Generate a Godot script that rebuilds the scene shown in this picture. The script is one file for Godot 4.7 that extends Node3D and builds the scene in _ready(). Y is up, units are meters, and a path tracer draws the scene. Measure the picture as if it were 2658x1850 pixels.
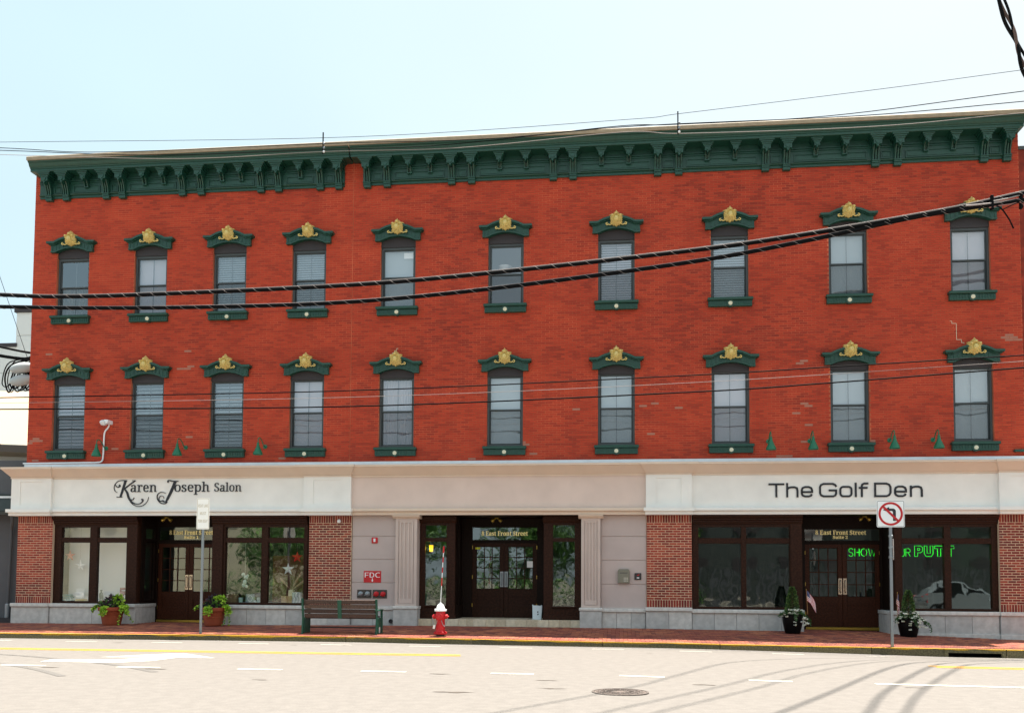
extends Node3D
# A brick row of two three-storey buildings over shopfronts, seen from across the street. Units: metres; x along the facade, z towards the street, facade plane z = 0.

class MB:
	var v := PackedVector3Array()
	var n := PackedVector3Array()
	var c := PackedColorArray()
	var col := Color(1, 1, 1)
	var t := Transform3D()
	func tri(a: Vector3, b: Vector3, d: Vector3, na := Vector3.ZERO, nb := Vector3.ZERO, nd := Vector3.ZERO) -> void:
		var A := t * a
		var B := t * b
		var D := t * d
		var f := (B - A).cross(D - A).normalized()
		v.append(A); v.append(D); v.append(B)
		if na == Vector3.ZERO:
			n.append(f); n.append(f); n.append(f)
		else:
			n.append((t.basis * na).normalized()); n.append((t.basis * nd).normalized()); n.append((t.basis * nb).normalized())
		c.append(col); c.append(col); c.append(col)
	func quad(a: Vector3, b: Vector3, d: Vector3, e: Vector3) -> void:
		tri(a, b, d); tri(a, d, e)
	func quadh(a: Vector3, b: Vector3, d: Vector3, e: Vector3, hint: Vector3) -> void:
		if (b - a).cross(d - a).dot(hint) < 0.0: quad(a, e, d, b)
		else: quad(a, b, d, e)
	func trih(a: Vector3, b: Vector3, d: Vector3, hint: Vector3) -> void:
		if (b - a).cross(d - a).dot(hint) < 0.0: tri(a, d, b)
		else: tri(a, b, d)
	func quads(a: Vector3, b: Vector3, d: Vector3, e: Vector3, na: Vector3, nb: Vector3, nd: Vector3, ne: Vector3) -> void:
		if (b - a).cross(d - a).dot(na + nd) < 0.0:
			tri(a, d, b, na, nd, nb); tri(a, e, d, na, ne, nd)
		else:
			tri(a, b, d, na, nb, nd); tri(a, d, e, na, nd, ne)
	func box(x0: float, x1: float, y0: float, y1: float, z0: float, z1: float, bev := 0.0) -> void:
		if bev <= 0.0:
			quad(Vector3(x0, y0, z1), Vector3(x1, y0, z1), Vector3(x1, y1, z1), Vector3(x0, y1, z1))
			quad(Vector3(x1, y0, z0), Vector3(x0, y0, z0), Vector3(x0, y1, z0), Vector3(x1, y1, z0))
			quad(Vector3(x1, y0, z1), Vector3(x1, y0, z0), Vector3(x1, y1, z0), Vector3(x1, y1, z1))
			quad(Vector3(x0, y0, z0), Vector3(x0, y0, z1), Vector3(x0, y1, z1), Vector3(x0, y1, z0))
			quad(Vector3(x0, y1, z1), Vector3(x1, y1, z1), Vector3(x1, y1, z0), Vector3(x0, y1, z0))
			quad(Vector3(x0, y0, z0), Vector3(x1, y0, z0), Vector3(x1, y0, z1), Vector3(x0, y0, z1))
			return
		var h := Vector3(x1 - x0, y1 - y0, z1 - z0) / 2.0
		var m := Vector3(x0 + x1, y0 + y1, z0 + z1) / 2.0
		var b := minf(bev, minf(h.x, minf(h.y, h.z)) * 0.95)
		for ax in 3:
			var u := (ax + 1) % 3
			var w := (ax + 2) % 3
			for s in [-1.0, 1.0]:
				var pts: Array[Vector3] = []
				for k in [[-1, -1], [1, -1], [1, 1], [-1, 1]]:
					var p := Vector3.ZERO
					p[ax] = s * h[ax]; p[u] = k[0] * (h[u] - b); p[w] = k[1] * (h[w] - b)
					pts.append(m + p)
				var hn := Vector3.ZERO
				hn[ax] = s
				quadh(pts[0], pts[1], pts[2], pts[3], hn)
			for s1 in [-1.0, 1.0]:
				for s2 in [-1.0, 1.0]:
					var q: Array[Vector3] = []
					for e in [-1.0, 1.0]:
						var p1 := Vector3.ZERO
						p1[ax] = e * (h[ax] - b); p1[u] = s1 * h[u]; p1[w] = s2 * (h[w] - b)
						var p2 := Vector3.ZERO
						p2[ax] = e * (h[ax] - b); p2[u] = s1 * (h[u] - b); p2[w] = s2 * h[w]
						q.append(m + p1); q.append(m + p2)
					var hn2 := Vector3.ZERO
					hn2[u] = s1; hn2[w] = s2
					quadh(q[0], q[1], q[3], q[2], hn2)
		for sx in [-1.0, 1.0]:
			for sy in [-1.0, 1.0]:
				for sz in [-1.0, 1.0]:
					var s3 := Vector3(sx, sy, sz)
					trih(m + s3 * Vector3(h.x, h.y - b, h.z - b), m + s3 * Vector3(h.x - b, h.y, h.z - b), m + s3 * Vector3(h.x - b, h.y - b, h.z), s3)
	func prism(poly: PackedVector2Array, z0: float, z1: float) -> void:
		var area := 0.0
		for i in poly.size(): area += poly[i].cross(poly[(i + 1) % poly.size()])
		var p := poly.duplicate()
		if area < 0.0: p.reverse()
		var idx := Geometry2D.triangulate_polygon(p)
		for i in range(0, idx.size(), 3):
			var a := p[idx[i]]
			var b := p[idx[i + 1]]
			var d := p[idx[i + 2]]
			trih(Vector3(a.x, a.y, z1), Vector3(b.x, b.y, z1), Vector3(d.x, d.y, z1), Vector3(0, 0, 1))
			trih(Vector3(a.x, a.y, z0), Vector3(b.x, b.y, z0), Vector3(d.x, d.y, z0), Vector3(0, 0, -1))
		for i in p.size():
			var a := p[i]
			var b := p[(i + 1) % p.size()]
			quad(Vector3(a.x, a.y, z0), Vector3(b.x, b.y, z0), Vector3(b.x, b.y, z1), Vector3(a.x, a.y, z1))
	func sweep(prof: PackedVector2Array, x0: float, x1: float) -> void:  # closed outline of (z, y), run along x
		var old := t
		t = t * Transform3D(Basis(Vector3(0, 0, 1), Vector3(0, 1, 0), Vector3(-1, 0, 0)), Vector3.ZERO)
		prism(prof, -x1, -x0)
		t = old
	func tube(p: PackedVector3Array, r: float, sides := 8, taper := PackedFloat32Array()) -> void:
		var up := Vector3(0.123, 0.97, 0.21)
		var pa := PackedVector3Array()
		var na := PackedVector3Array()
		for i in p.size():
			var d := (p[mini(i + 1, p.size() - 1)] - p[maxi(i - 1, 0)]).normalized()
			var s := d.cross(up)
			if s.length() < 0.05: s = d.cross(Vector3(1, 0, 0))
			s = s.normalized()
			up = s.cross(d).normalized()
			var q := PackedVector3Array()
			var qn := PackedVector3Array()
			var rr := r * (taper[i] if taper.size() > i else 1.0)
			for k in sides:
				var a := TAU * k / sides
				var nn := s * cos(a) + up * sin(a)
				qn.append(nn)
				q.append(p[i] + nn * rr)
			if i > 0:
				for k in sides:
					var k2 := (k + 1) % sides
					quads(pa[k], pa[k2], q[k2], q[k], na[k], na[k2], qn[k2], qn[k])
			if i == 0 or i == p.size() - 1:
				for k in range(1, sides - 1): trih(q[0], q[k], q[k + 1], -d if i == 0 else d)
			pa = q
			na = qn
	func lathe(prof: PackedVector2Array, at: Vector3, segs := 16) -> void:  # (r, y) from bottom to top
		for i in prof.size() - 1:
			var a := prof[i]
			var b := prof[i + 1]
			var nn := Vector2(b.y - a.y, a.x - b.x).normalized()
			for k in segs:
				var c0 := Vector3(cos(TAU * k / segs), 0, sin(TAU * k / segs))
				var c1 := Vector3(cos(TAU * (k + 1) / segs), 0, sin(TAU * (k + 1) / segs))
				var n0 := c0 * nn.x + Vector3(0, nn.y, 0)
				var n1 := c1 * nn.x + Vector3(0, nn.y, 0)
				var pa := at + c0 * a.x + Vector3(0, a.y, 0)
				var pb := at + c0 * b.x + Vector3(0, b.y, 0)
				var pc := at + c1 * b.x + Vector3(0, b.y, 0)
				var pd := at + c1 * a.x + Vector3(0, a.y, 0)
				if a.x > 1e-5: tri(pa, pc, pd, n0, n1, n1)
				if b.x > 1e-5: tri(pa, pb, pc, n0, n0, n1)
	func blob(at: Vector3, r: Vector3, su := 10, sv := 6) -> void:
		for j in sv:
			for i in su:
				var q: Array[Vector3] = []
				for e in [[0, 0], [1, 0], [1, 1], [0, 1]]:
					var th: float = TAU * (i + e[0]) / su
					var ph: float = PI * (j + e[1]) / sv - PI / 2
					q.append(Vector3(cos(ph) * cos(th), sin(ph), cos(ph) * sin(th)))
				if j > 0: trihs(at + q[0] * r, at + q[1] * r, at + q[2] * r, q[0] / r, q[1] / r, q[2] / r)
				if j < sv - 1: trihs(at + q[0] * r, at + q[2] * r, at + q[3] * r, q[0] / r, q[2] / r, q[3] / r)
				if j == 0: trihs(at + q[0] * r, at + q[2] * r, at + q[3] * r, q[0] / r, q[2] / r, q[3] / r)
	func trihs(a: Vector3, b: Vector3, d: Vector3, na: Vector3, nb: Vector3, nd: Vector3) -> void:
		if (b - a).cross(d - a).dot(na + nb + nd) < 0.0: tri(a, d, b, na, nd, nb)
		else: tri(a, b, d, na, nb, nd)
	func brush(p: PackedVector2Array, w: PackedFloat32Array, z0: float, z1: float, loop := false) -> void:  # a flat pen stroke with a width at each point
		var l := PackedVector2Array()
		var r := PackedVector2Array()
		var m := p.size()
		for i in m:
			var d0 := (p[i] - p[(i - 1 + m) % m]).normalized() if i > 0 or loop else Vector2.ZERO
			var d1 := (p[(i + 1) % m] - p[i]).normalized() if i < m - 1 or loop else Vector2.ZERO
			var d := (d0 + d1).normalized()
			var nn := Vector2(-d.y, d.x)
			var k := 1.0
			if d0 != Vector2.ZERO and d1 != Vector2.ZERO: k = 1.0 / maxf(0.5, d.dot(d1))
			var ww := (w[i] if w.size() > i else w[0]) / 2.0 * k
			l.append(p[i] + nn * ww)
			r.append(p[i] - nn * ww)
		for i in (m if loop else m - 1):
			var j := (i + 1) % m
			quadh(Vector3(l[i].x, l[i].y, z1), Vector3(r[i].x, r[i].y, z1), Vector3(r[j].x, r[j].y, z1), Vector3(l[j].x, l[j].y, z1), Vector3(0, 0, 1))
			var o := l[i] - r[i]
			quadh(Vector3(l[i].x, l[i].y, z0), Vector3(l[j].x, l[j].y, z0), Vector3(l[j].x, l[j].y, z1), Vector3(l[i].x, l[i].y, z1), Vector3(o.x, o.y, 0))
			quadh(Vector3(r[i].x, r[i].y, z0), Vector3(r[j].x, r[j].y, z0), Vector3(r[j].x, r[j].y, z1), Vector3(r[i].x, r[i].y, z1), Vector3(-o.x, -o.y, 0))
	func mesh() -> ArrayMesh:
		var a := []
		a.resize(Mesh.ARRAY_MAX)
		a[Mesh.ARRAY_VERTEX] = v
		a[Mesh.ARRAY_NORMAL] = n
		a[Mesh.ARRAY_COLOR] = c
		var m := ArrayMesh.new()
		m.add_surface_from_arrays(Mesh.PRIMITIVE_TRIANGLES, a)
		return m

var rng := RandomNumberGenerator.new()
var noise := FastNoiseLite.new()
var M := {}
var PW := PackedVector2Array([Vector2(-40, .12), Vector2(-17.3, .134), Vector2(-13.6, .15), Vector2(-10.4, .155), Vector2(-6.1, .195), Vector2(.7, .19), Vector2(1.9, .178), Vector2(4.2, .166), Vector2(6.9, .121), Vector2(9.6, .021), Vector2(12, -.03), Vector2(30, -.2)])
var PK := PackedVector2Array([Vector2(-40, .0), Vector2(-15.3, .046), Vector2(-12.7, .056), Vector2(-9.6, .065), Vector2(-6.5, .055), Vector2(-3.5, .048), Vector2(-.4, .02), Vector2(1.5, .015), Vector2(2.3, .004), Vector2(5.6, -.018), Vector2(8.5, -.034), Vector2(12, -.07), Vector2(30, -.2)])
var PG := PackedVector2Array([Vector2(-40, -.1), Vector2(-15.3, -.077), Vector2(-9.6, -.06), Vector2(-6.5, -.055), Vector2(-3.5, -.074), Vector2(-.4, -.09), Vector2(1.5, -.095), Vector2(2.3, -.109), Vector2(5.6, -.169), Vector2(7.2, -.205), Vector2(8.5, -.209), Vector2(12, -.24), Vector2(30, -.36)])
var PC := PackedVector2Array([Vector2(-40, .02), Vector2(0, .02), Vector2(2.2, -.02), Vector2(4.6, -.04), Vector2(8, -.07), Vector2(14, -.12), Vector2(30, -.2)])

func tab(p: PackedVector2Array, x: float) -> float:
	if x <= p[0].x: return p[0].y
	for i in p.size() - 1:
		if x <= p[i + 1].x:
			return lerpf(p[i].y, p[i + 1].y, (x - p[i].x) / (p[i + 1].x - p[i].x))
	return p[p.size() - 1].y
func ypave(x: float, z: float) -> float: return lerpf(tab(PW, x), tab(PK, x), clampf((z - .2) / 3.3, 0.0, 1.0))
func yroad(x: float, z: float) -> float:
	var t := clampf((z - 3.5) / 5.0, 0.0, 1.0)
	return lerpf(tab(PG, x), tab(PC, x), 1.0 - (1.0 - t) * (1.0 - t))
func V2(a: Array) -> PackedVector2Array:
	var p := PackedVector2Array()
	for i in range(0, a.size(), 2): p.append(Vector2(a[i], a[i + 1]))
	return p
func smooth2(p: PackedVector2Array, k := 6, closed := false) -> PackedVector2Array:
	var o := PackedVector2Array()
	var m := p.size()
	for i in (m if closed else m - 1):
		var a := p[(i - 1 + m) % m] if closed else p[maxi(i - 1, 0)]
		var d := p[(i + 2) % m] if closed else p[mini(i + 2, m - 1)]
		for j in k: o.append(p[i].cubic_interpolate(p[(i + 1) % m], a, d, float(j) / k))
	if not closed: o.append(p[m - 1])
	return o
func smooth3(p: Array, k := 6) -> PackedVector3Array:
	var o := PackedVector3Array()
	for i in p.size() - 1:
		for j in k: o.append(p[i].cubic_interpolate(p[i + 1], p[maxi(i - 1, 0)], p[mini(i + 2, p.size() - 1)], float(j) / k))
	o.append(p[p.size() - 1])
	return o
func widths(a: Array, count: int) -> PackedFloat32Array:
	var o := PackedFloat32Array()
	for i in count:
		var f := float(i) / maxi(1, count - 1) * (a.size() - 1)
		var k := mini(int(f), a.size() - 2) if a.size() > 1 else 0
		o.append(lerpf(a[k], a[mini(k + 1, a.size() - 1)], f - k))
	return o

# ---------- objects ----------
func obj(called: String, m, mat: Material, parent: Node3D = null, off := Vector3.ZERO) -> MeshInstance3D:
	var o := MeshInstance3D.new()
	o.name = called
	o.mesh = m.mesh() if m is MB else m
	o.material_override = mat
	o.position = off
	(parent if parent else self as Node3D).add_child(o, true)
	return o
func tag(o: Node3D, label: String, category: String, group := "") -> Node3D:
	o.set_meta("label", label)
	o.set_meta("category", category)
	if group: o.set_meta("group", group)
	return o
func thing(called: String, label: String, category: String, at := Vector3.ZERO, group := "") -> Node3D:
	var o := Node3D.new()
	o.name = called
	add_child(o, true)
	o.position = at
	tag(o, label, category, group)
	return o
func part(called: String, parent: Node3D, at := Vector3.ZERO) -> Node3D:
	var o := Node3D.new()
	o.name = called
	parent.add_child(o, true)
	o.position = at
	return o
func struct(called: String, m, mat: Material) -> MeshInstance3D:
	var o := obj(called, m, mat)
	o.set_meta("kind", "structure")
	return o
func scatter(called: String, parent: Node3D, mesh: Mesh, mat: Material, xf: Array, cols: Array) -> MultiMeshInstance3D:
	var mm := MultiMesh.new()
	mm.transform_format = MultiMesh.TRANSFORM_3D
	mm.use_colors = true
	mm.mesh = mesh
	mm.instance_count = xf.size()
	for i in xf.size():
		mm.set_instance_transform(i, xf[i])
		mm.set_instance_color(i, cols[i])
	var o := MultiMeshInstance3D.new()
	o.name = called
	o.multimesh = mm
	o.material_override = mat
	o.set_meta("kind", "stuff")
	parent.add_child(o, true)
	return o

func boxes(called: String, list: Array, m: Material, parent: Node3D, off: Vector3, bev := 0.0) -> void:   # each box an object of its own
	for q in list:
		var b := MB.new()
		b.box(q[0], q[1], q[2], q[3], q[4], q[5], bev)
		obj(called, b, m, parent, off)

# ---------- materials ----------
func ntex(sd: int, freq: float, lo: float, hi: float, oct := 4, kind := FastNoiseLite.TYPE_SIMPLEX_SMOOTH, size := 512) -> NoiseTexture2D:
	var f := FastNoiseLite.new()
	f.seed = sd
	f.frequency = freq
	f.noise_type = kind
	f.fractal_octaves = oct
	var t := NoiseTexture2D.new()
	t.width = size
	t.height = size
	t.seamless = true
	t.noise = f
	var g := Gradient.new()
	g.set_color(0, Color(lo, lo, lo))
	g.set_color(1, Color(hi, hi, hi))
	t.color_ramp = g
	return t
func mat(col: Color, rough := 0.8, tex: Texture2D = null, scale := 1.0, metal := 0.0) -> StandardMaterial3D:
	var m := StandardMaterial3D.new()
	m.albedo_color = col
	m.roughness = rough
	m.metallic = metal
	if tex:
		m.albedo_texture = tex
		m.uv1_triplanar = true
		m.uv1_world_triplanar = true
		m.uv1_scale = Vector3.ONE * scale
	return m
func vmat(rough := 0.85) -> StandardMaterial3D:
	var m := StandardMaterial3D.new()
	m.vertex_color_use_as_albedo = true
	m.roughness = rough
	return m
func mirrorglass(tint: Color, a: float, wave := 0.0, rough := 0.02) -> StandardMaterial3D:
	var im := Image.create(4, 4, false, Image.FORMAT_RGB8)
	im.fill(Color(1, 1, 1))
	var m := StandardMaterial3D.new()
	m.albedo_texture = ImageTexture.create_from_image(im)
	m.albedo_color = Color(tint.r, tint.g, tint.b, a)
	m.transparency = BaseMaterial3D.TRANSPARENCY_ALPHA
	m.metallic = 1.0
	m.roughness = rough
	if wave > 0.0:
		var t := NoiseTexture2D.new()
		t.width = 256
		t.height = 256
		t.seamless = true
		var f := FastNoiseLite.new()
		f.seed = 77
		f.frequency = .012
		f.fractal_octaves = 2
		t.noise = f
		t.as_normal_map = true
		t.bump_strength = 4.0
		m.normal_enabled = true
		m.normal_texture = t
		m.normal_scale = wave
		m.uv1_triplanar = true
		m.uv1_world_triplanar = true
		m.uv1_scale = Vector3.ONE * .45
	return m
func C(h: String) -> Color: return Color.html(h)
func lin(h: String) -> Color: return Color.html(h).srgb_to_linear()

func materials() -> void:
	var fine := ntex(3, .05, .78, 1.0, 5)
	var blotch := ntex(5, .012, .87, 1.0, 5)
	var cloudy := ntex(8, .006, .95, 1.0, 4)
	var patchy := ntex(9, .01, .62, 1.0, 5)
	var grain := ntex(11, .03, .6, 1.0, 5)
	M.brick = vmat(.85)
	M.mortar_red = mat(C("e07c56"), .95, patchy, .16)
	M.mortar_cream = mat(C("efd3b4"), .95, fine, 2.0)
	M.pb = []
	for h in ["8c3127", "9c3c2d", "812a22", "a54835", "8f3730", "76302a"]: M.pb.append(mat(C(h), .85, fine, 9.0))
	M.green = mat(C("194a3d"), .42, blotch, 1.3)
	M.green_lamp = mat(C("0d6647"), .35)
	M.gold = mat(C("f0d684"), .4, fine, 9.0)
	M.cream = mat(C("d8d3b8"), .6)
	M.flash = mat(C("a6957c"), .7, blotch, .7)
	M.white_metal = mat(C("dfe3e6"), .45, cloudy, .8)
	M.frame = mat(C("434a4c"), .5)
	M.dark_panel = mat(C("353134"), .7)
	M.white_eifs = mat(C("eeeeea"), .9, cloudy, .35)
	M.pink_eifs = mat(C("dac7bd"), .9, cloudy, .35)
	M.grey_eifs = mat(C("beb0ac"), .9, cloudy, .4)
	M.pil_eifs = mat(C("c8b8b0"), .9, cloudy, .4)
	M.tan_eifs = mat(C("ddcab8"), .9, cloudy, .35)
	M.stone = [mat(C("cac9c6"), .85, blotch, .8), mat(C("d2d0cc"), .85, blotch, .9), mat(C("bfbfbd"), .85, blotch, .7)]
	M.ledge = mat(C("d9d8d4"), .8, blotch, 1.1)
	M.stepstone = [mat(C("dccbb0"), .85, blotch, 1.5), mat(C("d0bfa5"), .85, blotch, 1.7), mat(C("e4d5bc"), .85, blotch, 1.3)]
	M.wood = mat(C("3c2013"), .55, grain, .9)
	M.wood_red = mat(C("4c2513"), .5, grain, 1.1)
	M.wood_dark = mat(C("22130c"), .6, grain, 1.0)
	for k in ["wood", "wood_red", "wood_dark"]: M[k].metallic_specular = .28
	M.brass = mat(C("b59a4a"), .3, null, 1, .9)
	M.goldletter = mat(C("ffe7a6"), .4, null, 1, 1.0)
	M.nickel = mat(C("c9b8a6"), .25, null, 1, .9)
	M.glass_up = mirrorglass(C("dfe9ee"), .25, .05)
	M.glass_shop = mirrorglass(C("d8e2e0"), .22, .05)
	M.glass_door = mirrorglass(C("d8e2e0"), .24, .04)
	M.screen = mat(Color(.12, .14, .15, .3), .8)
	M.screen.transparency = BaseMaterial3D.TRANSPARENCY_ALPHA
	M.blind = [mat(C("a8b5bb"), .7), mat(C("b9b7c0"), .7), mat(C("9dabb1"), .7)]
	M.blind[0].backlight_enabled = true
	M.blind[0].backlight = Color(.2, .2, .2)
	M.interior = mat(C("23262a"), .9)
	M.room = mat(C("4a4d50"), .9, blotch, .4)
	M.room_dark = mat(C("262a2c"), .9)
	M.room_floor = mat(C("5a4a3a"), .6)
	M.letter = mat(C("1f2229"), .6)
	M.asphalt = mat(C("7b7772"), .92, ntex(21, .02, .9, 1.0, 6, FastNoiseLite.TYPE_SIMPLEX_SMOOTH, 1024), .21)
	M.asphalt.detail_enabled = true
	M.asphalt.detail_blend_mode = BaseMaterial3D.BLEND_MODE_MUL
	M.asphalt.detail_albedo = ntex(22, .3, .88, 1.0, 2, FastNoiseLite.TYPE_SIMPLEX_SMOOTH, 512)
	M.asphalt.detail_uv_layer = BaseMaterial3D.DETAIL_UV_1
	M.paint_white = mat(C("dbd8cc"), .7, fine, 3.0)
	M.paint_yellow = mat(C("e6a91d"), .7, fine, 3.0)
	M.kerb_yellow = mat(C("dba919"), .8, grain, 2.5)
	M.kerb = [mat(C("7a7150"), .9, grain, 1.2), mat(C("837856"), .9, grain, 1.4), mat(C("6f674b"), .9, grain, 1.3)]
	M.joint = mat(C("55443c"), .95)
	M.pave = []
	for h in ["8f4c3c", "7f4034", "9b5940", "703c34", "a86548"]: M.pave.append(mat(C(h), .9, fine, 6.0))
	M.black = mat(C("08080a"), .4)
	M.black.metallic_specular = .25
	M.cable = mat(C("090a0c"), .75)
	M.cable.metallic_specular = .25
	M.strand = mat(C("9a918e"), .7)
	M.steel = mat(C("8d959b"), .45, null, 1, .7)
	M.red = mat(C("cc1420"), .48, blotch, 3.0)
	M.white = mat(C("eceff0"), .5)
	M.sign_red = mat(C("b8151c"), .5)
	M.terracotta = mat(C("9c4a2c"), .8, blotch, 2.0)
	M.soil = mat(C("2c2019"), .95)
	M.bench_wood = [mat(C("5a463c"), .75, grain, 1.2), mat(C("4c3a33"), .75, grain, 1.5), mat(C("6a5548"), .75, grain, 1.0)]
	M.bench_green = mat(C("0f5440"), .45, blotch, 2.0)
	M.iron = mat(C("6b625c"), .7, grain, 3.0)
	M.leaf = vmat(.6)
	M.leaf.backlight_enabled = true
	M.leaf.backlight = Color(.35, .35, .35)
	M.paint = vmat(.6)
	M.grey_stucco = mat(C("55585c"), .9, cloudy, .4)
	M.slate = mat(C("39413f"), .7, blotch, .6)
	M.shingle = mat(C("b9a68d"), .9, fine, 1.5)
	M.white_panel = mat(C("d2d8d8"), .7)

func light_and_camera() -> void:
	var cam := Camera3D.new()
	cam.name = "camera"
	add_child(cam)
	cam.position = Vector3(0, 1.45, 25.5)
	cam.rotation_degrees = Vector3(3.148, 6.506, 0.337)
	cam.projection = Camera3D.PROJECTION_FRUSTUM
	cam.near = .1
	cam.far = 2000
	cam.keep_aspect = Camera3D.KEEP_HEIGHT
	cam.size = .1 * 1850.0 / 2450.0
	cam.frustum_offset = Vector2(0, .1 * 444.49 / 2450.0)
	cam.current = true
	var sun := DirectionalLight3D.new()
	sun.name = "sun"
	add_child(sun)
	sun.look_at_from_position(Vector3(.13, 1, -.156), Vector3.ZERO, Vector3(0, 0, 1))
	sun.position = Vector3(0, 40, 0)
	sun.light_energy = 1.6
	sun.light_color = Color(1, .96, .91)
	sun.light_angular_distance = .5
	sun.shadow_enabled = true
	var im := Image.create(256, 128, false, Image.FORMAT_RGBF)
	var to_sun := Vector3(.13, 1, -.156).normalized()
	var nz := FastNoiseLite.new()
	nz.seed = 4
	nz.frequency = 1.4
	nz.fractal_octaves = 4
	for j in 128:
		var th := PI * (j + .5) / 128
		for i in 256:
			var a := TAU * (i + .5) / 256
			var d := Vector3(sin(a) * sin(th), cos(th), -cos(a) * sin(th))
			var e := maxf(d.y, 0.0)
			var side := clampf(.5 + 1.1 * d.x, 0, 1)   # thin haze is whiter towards the right of the street
			var c := Vector3(.66, .86, .97).lerp(Vector3(.9, .97, 1.0), side)
			c = c.lerp(Vector3(.62, .8, .98), smoothstep(.45, 1.0, e) * .6)
			c = c.lerp(Vector3(.9, .96, .98), (1.0 - smoothstep(0.0, .3, e)) * .35)
			c *= 1.0 + .05 * nz.get_noise_3d(d.x * 2, d.y * 4, d.z * 2)
			var g := pow(maxf(0, d.dot(to_sun)), 24.0)
			c += Vector3(.9, .85, .75) * g * .6
			if d.y < 0: c = Vector3(.3, .29, .28)
			c *= .37
			im.set_pixel(i, j, Color(c.x, c.y, c.z))
	var sm := PanoramaSkyMaterial.new()
	sm.panorama = ImageTexture.create_from_image(im)
	var env := Environment.new()
	env.background_mode = Environment.BG_SKY
	env.sky = Sky.new()
	env.sky.sky_material = sm
	env.tonemap_mode = Environment.TONE_MAPPER_LINEAR
	env.tonemap_exposure = 2.95
	env.sdfgi_enabled = true
	env.ssao_enabled = true
	env.ssil_enabled = true
	var we := WorldEnvironment.new()
	we.name = "world"
	we.environment = env
	add_child(we)

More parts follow.
